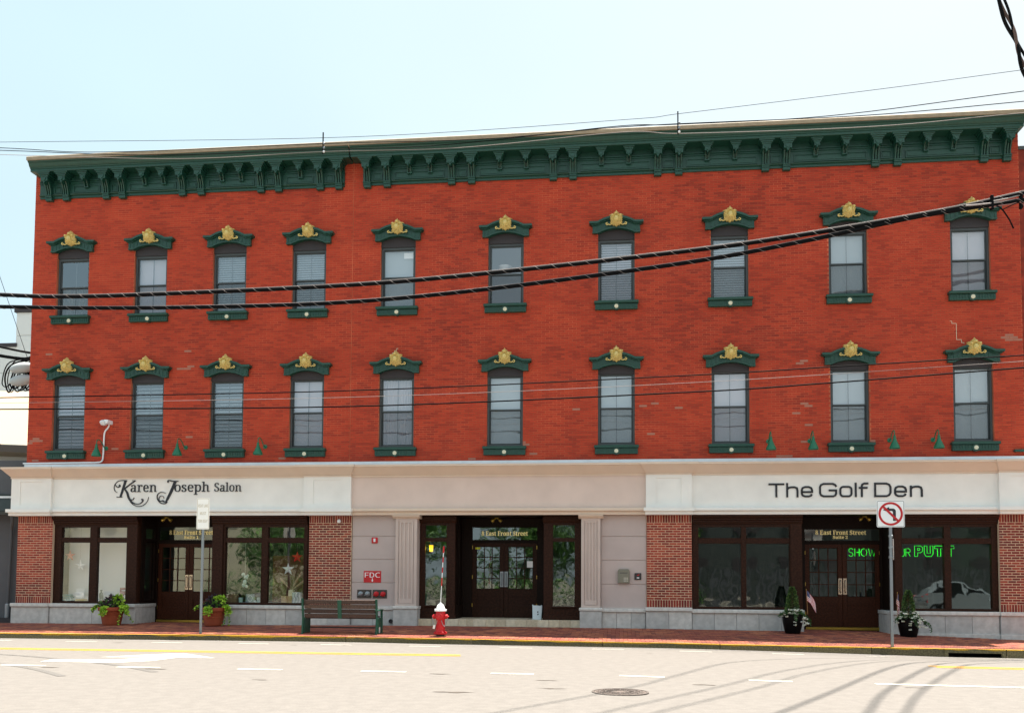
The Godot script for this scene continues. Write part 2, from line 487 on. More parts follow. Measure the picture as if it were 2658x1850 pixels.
# ---------- setting ----------
func ribbon(x0: float, x1: float, za: float, zb: float, lift: float, step := .5) -> MB:
	var m := MB.new()
	var k := maxi(1, int(ceil((x1 - x0) / step)))
	for i in k:
		var a := lerpf(x0, x1, float(i) / k)
		var b := lerpf(x0, x1, float(i + 1) / k)
		m.quad(Vector3(a, yroad(a, zb) + lift, zb), Vector3(b, yroad(b, zb) + lift, zb), Vector3(b, yroad(b, za) + lift, za), Vector3(a, yroad(a, za) + lift, za))
	return m
func setting() -> void:
	var g := MB.new()
	g.box(-700, 700, -1.2, -.75, -700, 700)
	struct("ground", g, mat(C("6f6a5e"), .95))
	var xs: Array[float] = []
	var zs: Array[float] = []
	var x := -70.0
	while x <= 70.0:
		xs.append(x)
		x += 1.0 if absf(x) < 30 else 5.0
	for z in [3.5, 4.0, 4.5, 5.0, 5.5, 6.0, 7.0, 8.0, 8.5, 12.0, 20.0, 27.0]: zs.append(z)
	var r := MB.new()
	for i in xs.size() - 1:
		for j in zs.size() - 1:
			r.quad(Vector3(xs[i], yroad(xs[i], zs[j + 1]), zs[j + 1]), Vector3(xs[i + 1], yroad(xs[i + 1], zs[j + 1]), zs[j + 1]), Vector3(xs[i + 1], yroad(xs[i + 1], zs[j]), zs[j]), Vector3(xs[i], yroad(xs[i], zs[j]), zs[j]))
	struct("road", r, M.asphalt)
	var op := MB.new()
	op.box(-70, 70, -.7, .14, 27.0, 36.0)
	struct("opposite_pavement", op, mat(C("8d867c"), .9))
	# paint on the road
	for a in [[-13.95, -14.7], [-11.88, -12.63], [-9.83, -10.55], [-7.8, -8.5], [-5.9, -6.6], [-3.9, -4.6], [-1.88, -2.58], [.1, -.58], [1.95, 1.27], [3.85, 3.2], [5.7, 5.1]]:
		struct("lane_dash", ribbon(a[1], a[0], 4.98, 5.09, .005), M.paint_white)
	for a in [[-9.98, -9.21], [-7.98, -7.27], [-5.97, -5.25], [-3.98, -3.27], [-1.95, -1.29], [.0, .67], [1.9, 2.53], [-11.95, -11.2], [-13.9, -13.2]]:
		struct("lane_dash", ribbon(a[0], a[1], 11.08, 11.2, .005), M.paint_white)
	struct("lane_line", ribbon(3.7, 24, 11.1, 11.24, .005), M.paint_white)
	struct("centre_line", ribbon(-40, -3.0, 7.66, 7.78, .005), M.paint_yellow)
	struct("centre_line", ribbon(-40, -2.95, 7.93, 8.05, .005), M.paint_yellow)
	struct("centre_line", ribbon(5.5, 24, 7.7, 7.82, .005), M.paint_yellow)
	struct("centre_line", ribbon(5.55, 24, 7.97, 8.09, .005), M.paint_yellow)
	var ar := MB.new()
	var ap := V2([-9.72, 10.49, -9.1, 10.44, -8.4, 10.46, -7.98, 10.02, -7.86, 9.27, -7.17, 9.27, -8.21, 8.35, -8.65, 8.73, -9.25, 9.46, -8.38, 9.3, -8.62, 9.78, -9.13, 9.93, -9.79, 9.99])
	var id := Geometry2D.triangulate_polygon(ap)
	for i in range(0, id.size(), 3):
		var q: Array[Vector3] = []
		for k in 3: q.append(Vector3(ap[id[i + k]].x, yroad(ap[id[i + k]].x, ap[id[i + k]].y) + .005, ap[id[i + k]].y))
		ar.trih(q[0], q[1], q[2], Vector3.UP)
	struct("turn_arrow", ar, M.paint_white)
	# dark rubber tracks that curve across the road
	var rub := mat(C("73706c"), .85, ntex(31, .05, .7, 1.0), 1.5)
	for tr in [[-13.0, 8.9, -11.0, 9.3, -8.5, 10.6, -7.0, 11.8], [-13.2, 9.9, -11.4, 10.3, -9.4, 11.4, -8.0, 12.6]]:
		var p := smooth2(V2(tr), 8)
		var mm := MB.new()
		for i in p.size() - 1:
			var d := (p[i + 1] - p[i]).normalized().orthogonal() * .06
			var q: Array[Vector3] = []
			for w in [p[i] + d, p[i] - d, p[i + 1] - d, p[i + 1] + d]: q.append(Vector3(w.x, yroad(w.x, w.y) + .004, w.y))
			mm.quadh(q[0], q[1], q[2], q[3], Vector3.UP)
		struct("tyre_track", mm, rub)
	var stain := mat(C("4d463f"), .9)
	for s in [[-11.2, 5.3, .2], [-7.1, 5.35, .15], [-9.0, 11.4, .25], [-7.3, 11.35, .32], [-2.68, 11.35, .2], [-1.0, 12.0, .22], [1.2, 12.0, .26], [4.15, 11.55, .2], [-.9, 13.0, .25], [-2.1, 13.6, .3], [-5.0, 12.6, .18], [.6, 6.2, .12], [-6.0, 5.2, .14]]:
		var mm := MB.new()
		var ring: Array[Vector3] = []
		for k in 14:
			var rr: float = s[2] * rng.randf_range(.25, 1.0)
			var px: float = s[0] + cos(TAU * k / 14) * rr
			var pz: float = s[1] + sin(TAU * k / 14) * rr * .28
			ring.append(Vector3(px, yroad(px, pz) + .004, pz))
		var mid := Vector3(s[0], yroad(s[0], s[1]) + .004, s[1])
		for k in 14: mm.trih(mid, ring[k], ring[(k + 1) % 14], Vector3.UP)
		struct("road_stain", mm, stain)
	# pavement bed and its bricks
	var bed := MB.new()
	x = -40.0
	while x < 30.0:
		for zz in [[-3.0, .2], [.2, 1.3], [1.3, 2.4], [2.4, 3.36]]:
			var x2 := x + 1.0
			bed.quad(Vector3(x, ypave(x, zz[1]) - .012, zz[1]), Vector3(x2, ypave(x2, zz[1]) - .012, zz[1]), Vector3(x2, ypave(x2, zz[0]) - .012, zz[0]), Vector3(x, ypave(x, zz[0]) - .012, zz[0]))
		x += 1.0
	var pav := struct("pavement", bed, M.joint)
	var bm := MB.new()
	bm.box(-.096, .096, -.03, 0, -.0465, .0465, .006)
	var bmesh := bm.mesh()
	var xf: Array = []
	var cl: Array = []
	var tones := [lin("8f4c3c"), lin("7f4034"), lin("9b5940"), lin("703c34"), lin("a86548")]
	var single := 0
	var j := 0
	var z := 3.3
	while z > -1.25:
		x = 13.0 + (.1 if j % 2 else 0.0)
		while x > -24.0:
			var inside := z > .24 or (x > -13.5 and x < -11.5 and z > -.95) or (x > 4.85 and x < 7.0 and z > -.95)
			if inside:
				var y := ypave(x, z)
				var tilt := Basis.from_euler(Vector3(rng.randf_range(-.012, .012) + .037, rng.randf_range(-.01, .01), rng.randf_range(-.01, .01)))
				var at := Vector3(x, y + rng.randf_range(-.002, .003), z)
				var n := noise.get_noise_2d(x * 9, z * 9) + rng.randf_range(-.5, .5)
				var k := clampi(int((n + .8) / 1.6 * 5), 0, 4)
				if single < 300 and x < 9.6 and x > 1.0 and z > 2.2:
					single += 1
					var b := obj("brick", bmesh, M.pave[k], pav, at)
					b.basis = tilt
				else:
					xf.append(Transform3D(tilt, at))
					cl.append(tones[k] * rng.randf_range(.85, 1.1))
			x -= .2
		z -= .1
		j += 1
	scatter("brick_paving", pav, bmesh, vmat(.9), xf, cl)
	# kerb
	var kb := MB.new()
	kb.box(-40, 30, -.6, -.3, 3.37, 3.49)
	var kerb := struct("kerb", kb, M.kerb[0])
	var kx := [-30.0, -24.9, -21.9, -18.85, -15.8, -12.72, -9.62, -6.48, -3.46, -.39, 2.28, 5.61, 7.16, 8.48, 11.5, 14.6, 17.7, 20.8]
	for i in kx.size() - 1:
		var a: float = kx[i] + .008
		var b: float = kx[i + 1] - .008
		var m := MB.new()
		var drain := i == 12
		var low := .085 if drain else .0
		var nn := 8
		for s in nn:
			var xa := lerpf(a, b, float(s) / nn)
			var xb := lerpf(a, b, float(s + 1) / nn)
			var ta := tab(PK, xa) + .002
			var tb := tab(PK, xb) + .002
			var ba := tab(PG, xa) - .2 if not drain else ta - low
			var bb := tab(PG, xb) - .2 if not drain else tb - low
			m.quad(Vector3(xa, ba, 3.5), Vector3(xb, bb, 3.5), Vector3(xb, tb - .012, 3.5), Vector3(xa, ta - .012, 3.5))
			m.quad(Vector3(xa, ta - .012, 3.5), Vector3(xb, tb - .012, 3.5), Vector3(xb, tb, 3.488), Vector3(xa, ta, 3.488))
			m.quad(Vector3(xa, ta, 3.488), Vector3(xb, tb, 3.488), Vector3(xb, tb, 3.352), Vector3(xa, ta, 3.352))
			if drain: m.quad(Vector3(xa, ba, 3.352), Vector3(xb, bb, 3.352), Vector3(xb, bb, 3.5), Vector3(xa, ba, 3.5))
		m.quad(Vector3(a, tab(PG, a) - .2, 3.352), Vector3(a, tab(PG, a) - .2, 3.5), Vector3(a, tab(PK, a), 3.49), Vector3(a, tab(PK, a), 3.352))
		m.quad(Vector3(b, tab(PG, b) - .2, 3.5), Vector3(b, tab(PG, b) - .2, 3.352), Vector3(b, tab(PK, b), 3.352), Vector3(b, tab(PK, b), 3.49))
		var ks := obj("kerb_stone", m, M.kerb[i % 3], kerb)
		# worn yellow paint along the top edge
		var y := MB.new()
		var px := a
		var w0 := .03
		while px < b - .01:
			var pw := minf(px + .06, b)
			var w1 := clampf(.012 + .045 * (noise.get_noise_1d(pw * 22) + .25), .004, .07)
			if pw > b - .15 or px < a + .15: w1 = maxf(w1, .02)
			var ta := tab(PK, px) + .006
			var tb := tab(PK, pw) + .006
			var inner := 3.37 + .02 * noise.get_noise_1d(px * 9)
			y.quad(Vector3(px, ta, 3.503), Vector3(pw, tb, 3.503), Vector3(pw, tb, inner), Vector3(px, ta, inner))
			y.quad(Vector3(px, ta - w0, 3.503), Vector3(pw, tb - w1, 3.503), Vector3(pw, tb, 3.503), Vector3(px, ta, 3.503))
			w0 = w1
			px = pw
		obj("yellow_paint", y, M.kerb_yellow, ks)
	# the mouth of the storm drain
	var dr := thing("storm_drain", "dark storm drain opening cut into the yellow-edged kerb below the right planter", "drain", Vector3(7.82, -.2, 3.4))
	var dm := MB.new()
	dm.box(-.66, .66, -.25, .12, -.62, -.6)
	dm.box(-.66, -.64, -.25, .12, -.6, .0)
	dm.box(.64, .66, -.25, .12, -.6, .0)
	dm.box(-.66, .66, -.27, -.25, -.62, .0)
	obj("chamber", dm, M.dark_panel, dr)
	boxes("throat_block", [[-.66, -.56, -.02, .1, .02, .104], [.56, .66, -.02, .1, .02, .104]], M.kerb[1], dr, Vector3.ZERO, .02)
	# manhole
	var mh := thing("manhole_cover", "round iron manhole cover set in the road", "manhole cover", Vector3(.01, yroad(.01, 13.25) + .006, 13.25))
	var ring := MB.new()
	ring.lathe(V2([.365, -.02, .365, .004, .335, .006, .335, -.01]), Vector3.ZERO, 40)
	obj("frame_ring", ring, M.iron, mh)
	var cov := MB.new()
	cov.lathe(V2([.33, -.02, .33, .002, .0, .002]), Vector3.ZERO, 40)
	obj("lid", cov, mat(C("7d7068"), .75, ntex(40, .05, .6, 1.0), 5.0), mh)
	var ribs := MB.new()
	for rr in [.28, .2, .11]: ribs.lathe(V2([rr, 0, rr, .007, rr - .025, .007, rr - .025, 0]), Vector3.ZERO, 40)
	for k in 16:
		ribs.t = Transform3D(Basis(Vector3.UP, TAU * k / 16), Vector3.ZERO)
		ribs.box(.12, .31, 0, .007, -.008, .008)
	obj("rib_pattern", ribs, M.iron, mh)

# ---------- the two buildings ----------
var ROW := [
	{"sill": 9.03, "gb": 9.115, "rail": 9.9, "gt": 10.68, "dk": 10.767, "top": 11.05, "hb": 10.92, "tip": 11.212, "ob": 11.06},
	{"sill": 5.083, "gb": 5.186, "rail": 6.104, "gt": 7.007, "dk": 7.05, "top": 7.3, "hb": 7.167, "tip": 7.457, "ob": 7.333}]
const HW := .497
var hood_mesh: Array = []
func hood_shapes() -> void:
	var arc := func(hw: float, y0: float, rise: float, k: int) -> Array:
		var a := []
		for i in k + 1:
			var u := -1.0 + 2.0 * i / k
			a.append(Vector2(u * hw, y0 + rise * (1.0 - u * u)))
		return a
	var body := PackedVector2Array([Vector2(-.645, 0), Vector2(-.5, 0)])
	for p in arc.call(.5, 0.0, .125, 12): body.append(p)
	body.append_array(PackedVector2Array([Vector2(.5, 0), Vector2(.645, 0), Vector2(.645, .22), Vector2(.52, .225)]))
	var top: Array = arc.call(.5, .23, .14, 12)
	top.reverse()
	for p in top: body.append(p)
	body.append(Vector2(-.645, .22))
	var clean := PackedVector2Array()
	for p in body:
		if clean.is_empty() or clean[clean.size() - 1].distance_to(p) > .002: clean.append(p)
	var m := MB.new()
	m.prism(clean, -.02, .1)
	for i in 12:   # narrow upright flutes on the hood's face
		var u := -.6 + 1.2 * i / 11.0
		if absf(u) < .14: continue
		var base := .125 * maxf(0.0, 1.0 - (u / .5) * (u / .5))
		m.box(u - .014, u + .014, base + .05, base + .165, .09, .112)
	hood_mesh.append(m.mesh())
	var crown := MB.new()
	for lay in [[.69, .205, .15, .03], [.735, .235, .21, .06]]:
		var pl := PackedVector2Array()
		var lo: Array = [Vector2(-lay[0], lay[1]), Vector2(-.52, lay[1])] + arc.call(.5, lay[1] + .002, .145, 12) + [Vector2(.52, lay[1]), Vector2(lay[0], lay[1])]
		for p in lo: pl.append(p)
		var hi: Array = lo.duplicate()
		hi.reverse()
		for p in hi: pl.append(p + Vector2(0, lay[3]))
		crown.prism(pl, -.02, lay[2])
	hood_mesh.append(crown.mesh())
	var low := MB.new()
	var ll: Array = [Vector2(-.648, -.012), Vector2(-.51, -.012)] + arc.call(.5, -.01, .125, 12) + [Vector2(.51, -.012), Vector2(.648, -.012)]
	var pl2 := PackedVector2Array()
	for p in ll: pl2.append(p)
	ll.reverse()
	for p in ll: pl2.append(p + Vector2(0, .035))
	low.prism(pl2, -.02, .125)
	hood_mesh.append(low.mesh())
	# gilt cartouche: leafy outline in two tiers, a boss, side scrolls
	var half := [Vector2(0, .455), Vector2(.035, .4), Vector2(.075, .385), Vector2(.07, .345), Vector2(.13, .345), Vector2(.185, .33), Vector2(.165, .285), Vector2(.2, .26), Vector2(.165, .215), Vector2(.15, .15), Vector2(.165, .1), Vector2(.12, .085), Vector2(.085, .04), Vector2(.045, .045), Vector2(0, 0)]
	var outl := PackedVector2Array()
	for p in half: outl.append(p)
	for i in range(half.size() - 2, 0, -1): outl.append(Vector2(-half[i].x, half[i].y))
	var o := MB.new()
	o.prism(outl, .09, .17)
	var mid := Vector2(0, .22)
	for i in outl.size():
		var a := outl[i]
		var b := outl[(i + 1) % outl.size()]
		var ai := mid + (a - mid) * .62
		var bi := mid + (b - mid) * .62
		o.quadh(Vector3(a.x, a.y, .17), Vector3(b.x, b.y, .17), Vector3(bi.x, bi.y, .29), Vector3(ai.x, ai.y, .29), Vector3(0, 0, 1))
		o.trih(Vector3(ai.x, ai.y, .29), Vector3(bi.x, bi.y, .29), Vector3(mid.x, mid.y, .2), Vector3(0, 0, 1))
	o.blob(Vector3(0, .19, .25), Vector3(.07, .09, .08), 12, 8)
	o.blob(Vector3(0, .335, .28), Vector3(.035, .04, .035), 8, 6)
	for s in [-1.0, 1.0]:
		o.blob(Vector3(s * .11, .28, .28), Vector3(.035, .03, .03), 8, 6)
		var pts: Array = []
		for k in 12:
			var u := k / 11.0
			pts.append(Vector3(s * (.1 + .13 * u), .1 - .035 * sin(u * PI) - .02 * u, .16))
		for k in 9:
			var u := TAU * .8 * k / 8.0
			pts.append(Vector3(s * (.25 + .028 * cos(u - PI * .9)), .085 + .028 * sin(u - PI * .9), .16))
		o.tube(PackedVector3Array(pts), .016, 6)
	hood_mesh.append(o.mesh())
	# sill
	var sl := MB.new()
	sl.box(-.6, .6, -.075, 0, -.16, .17, .012)
	sl.box(-.575, .575, -.235, -.075, -.02, .11, .008)
	var cir := PackedVector2Array()
	for k in 20: cir.append(Vector2(cos(TAU * k / 20), sin(TAU * k / 20)) * .098 + Vector2(0, -.16))
	sl.prism(cir, .0, .135)
	for k in 16:
		var u := -.53 + 1.06 * k / 15.0
		if absf(u) > .12: sl.box(u - .012, u + .012, -.19, -.1, .1, .122)
	hood_mesh.append(sl.mesh())
	var md := MB.new()
	md.t = Transform3D(Basis(Vector3(1, 0, 0), PI / 2), Vector3(0, -.16, 0))
	md.lathe(V2([.055, .13, .055, .146, .04, .152, .0, .155]), Vector3.ZERO, 18)
	hood_mesh.append(md.mesh())

func pane_box(x0: float, x1: float, y0: float, y1: float, z: float) -> MB:
	var m := MB.new()
	m.quad(Vector3(x0, y0, z), Vector3(x1, y0, z), Vector3(x1, y1, z), Vector3(x0, y1, z))
	return m

func window(bd: Node3D, cx: float, r: Dictionary, kind: String, sd: int) -> void:
	var off := -bd.position
	var w := part("window", bd, off + Vector3(cx, 0, 0))
	var s: float = r.sill
	var f := MB.new()
	var z0 := -.2
	var z1 := -.085
	f.box(-HW, -HW + .055, s, r.dk, z0, z1)
	f.box(HW - .055, HW, s, r.dk, z0, z1)
	f.box(-HW + .055, HW - .055, r.gt + .025, r.dk, z0, z1)
	f.box(-HW + .055, HW - .055, s, r.gb - .03, z0, z1)
	obj("frame", f, M.frame, w)
	var hp := MB.new()
	hp.box(-HW, HW, r.dk, r.top, -.16, -.05)
	obj("head_panel", hp, M.dark_panel, w)
	var gx := HW - .06
	for sash in [[r.rail - .0, r.gt + .025, -.125, "upper_sash"], [r.gb - .03, r.rail + .015, -.155, "lower_sash"]]:
		var sm := MB.new()
		var a: float = sash[0]
		var b: float = sash[1]
		var z: float = sash[2]
		sm.box(-gx, -gx + .03, a, b, z - .03, z)
		sm.box(gx - .03, gx, a, b, z - .03, z)
		sm.box(-gx + .03, gx - .03, b - .03, b, z - .03, z)
		sm.box(-gx + .03, gx - .03, a, a + .035, z - .03, z + .004)
		obj(sash[3], sm, M.frame, w)
		obj("pane", pane_box(-gx + .03, gx - .03, a + .035, b - .03, z - .015), M.glass_up, w)
	obj("insect_screen", pane_box(-gx + .01, gx - .01, r.gb - .02, r.rail, -.118), M.screen, w)
	if kind.contains("m"):
		var mu := MB.new()
		mu.box(-.008, .008, r.gb, r.gt, -.2, -.19)
		obj("muntin", mu, M.frame, w)
	var bl := MB.new()
	var bz := -.235
	if kind.contains("b") or kind.contains("B"):   # slatted blind
		var pitch := .066 if kind.contains("b") else .1
		var y: float = r.gt
		while y > r.gb - .02:
			bl.t = Transform3D(Basis(Vector3(1, 0, 0), .95 if kind.contains("b") else .75), Vector3(0, y, bz))
			bl.box(-gx + .02, gx - .02, -.001, .001, -pitch * .52, pitch * .52)
			y -= pitch
		bl.t = Transform3D()
		obj("blind", bl, M.blind[sd % 3], w)
	elif kind.contains("s"):   # plain shade
		bl.box(-gx, gx, r.gb - .02, r.gt + .02, bz - .004, bz)
		obj("shade", bl, M.blind[sd % 3], w)
	elif kind.contains("c"):   # gathered curtain
		var top: float = r.rail if kind.contains("h") else r.gt
		for i in 60:
			var xa := -gx + 2 * gx * i / 60.0
			var xb := -gx + 2 * gx * (i + 1) / 60.0
			var za := bz + .018 * sin(i * .9) + .012 * sin(i * 2.3)
			var zb := bz + .018 * sin((i + 1) * .9) + .012 * sin((i + 1) * 2.3)
			bl.quad(Vector3(xa, r.gb - .02, za), Vector3(xb, r.gb - .02, zb), Vector3(xb, top, zb), Vector3(xa, top, za))
		obj("curtain", bl, M.blind[sd % 3], w)
	if kind.contains("p"):
		var nt := MB.new()
		nt.box(.12, .4, r.gt - .2, r.gt - .03, -.2, -.198)
		obj("paper_note", nt, M.white, w)
	if kind.contains("d"):
		var dm := MB.new()
		dm.lathe(V2([.02, -.16, .12, -.13, .19, -.05, .2, 0]), Vector3(-.12, r.gt - .33, -.75), 18)
		obj("ceiling_bowl", dm, M.white, w)
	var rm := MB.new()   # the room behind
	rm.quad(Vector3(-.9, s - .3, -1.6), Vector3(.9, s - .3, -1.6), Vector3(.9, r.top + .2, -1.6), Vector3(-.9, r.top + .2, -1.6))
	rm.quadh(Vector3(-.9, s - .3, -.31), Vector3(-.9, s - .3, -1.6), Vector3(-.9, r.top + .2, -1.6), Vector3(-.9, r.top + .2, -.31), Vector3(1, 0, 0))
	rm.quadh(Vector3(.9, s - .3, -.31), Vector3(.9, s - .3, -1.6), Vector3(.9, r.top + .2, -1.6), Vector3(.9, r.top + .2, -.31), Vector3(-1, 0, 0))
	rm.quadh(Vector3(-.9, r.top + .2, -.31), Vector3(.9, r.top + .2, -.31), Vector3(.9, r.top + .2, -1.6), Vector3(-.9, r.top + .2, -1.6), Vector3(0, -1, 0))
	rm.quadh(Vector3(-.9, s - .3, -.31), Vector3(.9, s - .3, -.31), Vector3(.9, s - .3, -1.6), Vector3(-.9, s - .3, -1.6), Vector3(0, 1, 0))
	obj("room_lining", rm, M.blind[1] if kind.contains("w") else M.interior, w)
	var h := part("window_hood", bd, off + Vector3(cx, r.hb, 0))
	obj("hood_body", hood_mesh[0], M.green, h)
	obj("hood_crown", hood_mesh[1], M.green, h)
	obj("hood_bead", hood_mesh[2], M.green, h)
	obj("cartouche", hood_mesh[3], M.gold, h, Vector3(0, r.ob - r.hb, 0))
	var sl := part("window_sill", bd, off + Vector3(cx, s, 0))
	obj("sill_slab", hood_mesh[4], M.green, sl)
	obj("medallion", hood_mesh[5], M.cream, sl)

var pale_bricks := [[-1.17, 6.1, .22], [.7, 6.15, .2], [.88, 6.21, .2], [1.53, 6.1, .2], [.88, 5.4, .1], [-2.6, 5.17, .2], [-2.45, 5.11, .2], [-3.99, 4.75, .25], [-2.4, 4.89, .15], [4.8, 7.23, .2], [4.95, 7.29, .25], [4.95, 6.12, .2], [4.58, 5.91, .22], [4.94, 5.6, .22], [4.87, 5.15, .22], [6.62, 5.16, .12], [4.38, 4.78, .3], [-16.48, 7.95, .25], [-12.29, 7.93, .22], [-12.4, 7.45, .25], [-12.2, 7.5, .2], [-17.0, 5.3, .2], [-16.85, 5.42, .22], [-14.5, 5.12, .22], [-12.17, 5.45, .22], [-16.8, 4.79, .25], [-9.4, 4.83, .2], [10.05, 7.74, .2], [10.22, 7.74, .2], [10.05, 7.8, .2], [10.22, 7.8, .2], [10.1, 7.86, .3], [8.3, 7.0, .1]]

func brick_wall(bd: Node3D, x0: float, x1: float, cols: Array, top: float) -> void:
	var off := -bd.position
	var wall := part("wall", bd, off)
	var m := MB.new()
	var bands := [[4.3, 5.083, false], [5.083, 7.3, true], [7.3, 9.03, false], [9.03, 11.05, true], [11.05, top, false]]
	for b in bands:
		if not b[2]: m.box(x0, x1, b[0], b[1], -.3, 0)
		else:
			var a := x0
			for cx in cols:
				m.box(a, cx - HW, b[0], b[1], -.3, 0)
				a = cx + HW
			m.box(a, x1, b[0], b[1], -.3, 0)
	obj("mortar", m, M.mortar_red, wall)
	var unit := MB.new()
	unit.box(-.5, .5, -.5, .5, -.5, .5)
	var xf: Array = []
	var cl: Array = []
	var y := 4.66
	var k := 0
	var ph := .0635
	var L := .212
	while y < top - .05:
		var yc := y + ph / 2
		var spans := [[x0, x1]]
		for b in bands:
			if b[2] and yc + .03 > b[0] and yc - .03 < b[1]:
				spans = []
				var a := x0
				for cx in cols:
					spans.append([a, cx - HW - .004])
					a = cx + HW + .004
				spans.append([a, x1])
		for sp in spans:
			var bx: float = floor(sp[0] / L) * L + (L / 2 if k % 2 else 0.0) - L
			while bx < sp[1]:
				var a := maxf(bx + .005, sp[0])
				var b2 := minf(bx + L - .005, sp[1])
				if b2 - a > .03:
					var xc := (a + b2) / 2
					var n := noise.get_noise_2d(xc * 9, yc * 22) * .32 + noise.get_noise_2d(xc * 2.5 + 50, yc * 3) * .45 + rng.randf_range(-.5, .5)
					var cc := lin("b03820").lerp(lin("7d2419"), clampf(-n * .95, 0, 1)).lerp(lin("c24527"), clampf(n * .9, 0, 1))
					for p in pale_bricks:
						if absf(p[1] - yc) < .034 and absf(p[0] - xc) < p[2] / 2: cc = lin("a8705f")
					xf.append(Transform3D(Basis.from_scale(Vector3(b2 - a, ph - .0115, .03)), Vector3(xc, yc, -.009 + rng.randf_range(-.0015, .0015))))
					cl.append(cc)
				bx += L
		y += ph
		k += 1
	scatter("brickwork", wall, unit.mesh(), M.brick, xf, cl)
	for ck in [[-6.13, 7.87, -.05, -.06, -.06, -.06, -.06, -.06, -.05, -.09], [8.6, 8.27, .05, -.065, .11, -.43, .12, -.08, .06, -.03]]:   # pale stepped cracks in the joints
		if ck[0] < x0 or ck[0] > x1: continue
		var cx: float = ck[0]
		var cy: float = ck[1]
		for i in range(2, ck.size(), 2):
			var dx: float = ck[i]
			var dy: float = ck[i + 1]
			boxes("mortar_crack", [[minf(cx, cx + dx), maxf(cx, cx + dx), cy - .005, cy + .005, 0, .0085], [cx + dx - .005, cx + dx + .005, cy + dy, cy - .0051, 0, .0085]], M.cream, wall, Vector3.ZERO)
			cx += dx
			cy += dy

func shaft_profile(y0: float, y1: float, za: float, zb: float) -> PackedVector2Array:
	var p := PackedVector2Array([Vector2(.02, y0), Vector2(za, y0)])
	for i in 9:
		var u := (i + 1) / 9.0
		p.append(Vector2(lerpf(za, zb, u * u), lerpf(y0, y1, u)))
	p.append(Vector2(.02, y1))
	return p
func bracket_mesh(big: bool) -> ArrayMesh:
	var m := MB.new()
	var w := .1 if big else .068
	var k := 1.0 if big else .78
	var tops := [[.205, 13.155, 13.2, .435], [.165, 13.11, 13.155, .415], [.13, 13.065, 13.11, .395]]
	for c in tops: m.box(-c[0] * k, c[0] * k, c[1] if big else 13.2 - (13.2 - c[1]) * .9, c[2] if big else 13.2 - (13.2 - c[2]) * .9, .03, c[3] - (0.0 if big else .04), .008)
	var yb := 13.065 if big else 13.079
	m.prism(V2([-w * 1.05, yb, -w * 1.05, yb - .12 * k, -w * .45, yb - .12 * k, 0, yb - .2 * k, w * .45, yb - .12 * k, w * 1.05, yb - .12 * k, w * 1.05, yb]), .05, .38 if big else .35)
	m.prism(V2([-w * .6, yb - .02, -w * .6, yb - .07 * k, 0, yb - .13 * k, w * .6, yb - .07 * k, w * .6, yb - .02]), .1, (.38 if big else .35) + .018)
	var y0 := 12.61 if big else 12.82
	m.sweep(shaft_profile(y0, yb - .05, .08, .22 if big else .2), -w * .9, w * .92)
	for s in [-1.0, 0.0, 1.0]:
		if not big and s == 0.0: continue
		m.sweep(shaft_profile(y0, yb - .05, .14, .33 if big else .3), s * w * .66 - w * .17, s * w * .66 + w * .17)
	if big:
		m.box(-w * 1.05, w * 1.05, 12.585, 12.615, .02, .17, .006)
		m.box(-w * .98, w * .98, 12.54, 12.585, .02, .15)
		m.box(-w * 1.0, w * 1.0, 12.45, 12.54, .0, .13, .006)
	else: m.box(-w * .95, w * .95, 12.8, 12.822, .02, .14)
	return m.mesh()
var brk: Array = []
func cornice(bd: Node3D, x0: float, x1: float, f0: float, f1: float, big: Array, small: Array) -> void:
	var off := -bd.position
	var co := part("cornice", bd, off)
	var m := MB.new()
	m.sweep(V2([0, 12.54, .05, 12.54, .05, 12.6, .1, 12.615, .11, 12.635, .07, 12.65, .06, 12.65, .06, 12.96, .09, 12.965, .09, 12.985, .07, 12.99, .07, 13.01, .11, 13.015, .11, 13.04, .06, 13.05, .06, 13.25, 0, 13.25]), f0, f1)
	obj("frieze", m, M.green, co)
	var c := MB.new()
	c.sweep(V2([0, 13.2, .43, 13.2, .44, 13.21, .44, 13.265, .465, 13.275, .47, 13.3, .49, 13.31, .52, 13.345, .535, 13.385, .55, 13.41, .585, 13.425, .595, 13.46, 0, 13.46]), x0, x1)
	obj("crown", c, M.green, co)
	var fl := MB.new()
	fl.sweep(V2([-.3, 13.462, .635, 13.462, .64, 13.555, .62, 13.575, -.3, 13.62]), x0 - .01, x1 + .01)
	obj("roof_edge", fl, M.flash, co)
	if brk.is_empty():
		brk.append(bracket_mesh(true))
		brk.append(bracket_mesh(false))
	for x in big: obj("bracket", brk[0], M.green, co, Vector3(x, 0, 0))
	for x in small: obj("small_bracket", brk[1], M.green, co, Vector3(x, 0, 0))
	for i in range(0, big.size() - 1):
		var a: float = big[i] + .15
		var b: float = big[i + 1] - .15
		var pm := MB.new()
		var ya := 12.69
		var yb := 12.86
		if b - a > .5:
			a += .06
			b -= .06
		for q in [[a, b, yb, yb + .02], [a, b, ya - .02, ya], [a, a + .02, ya, yb], [b - .02, b, ya, yb]]: pm.box(q[0], q[1], q[2], q[3], .055, .085)
		pm.box(a + .05, b - .05, ya + .03, yb - .03, .055, .07)
		obj("panel_moulding", pm, M.green, co)

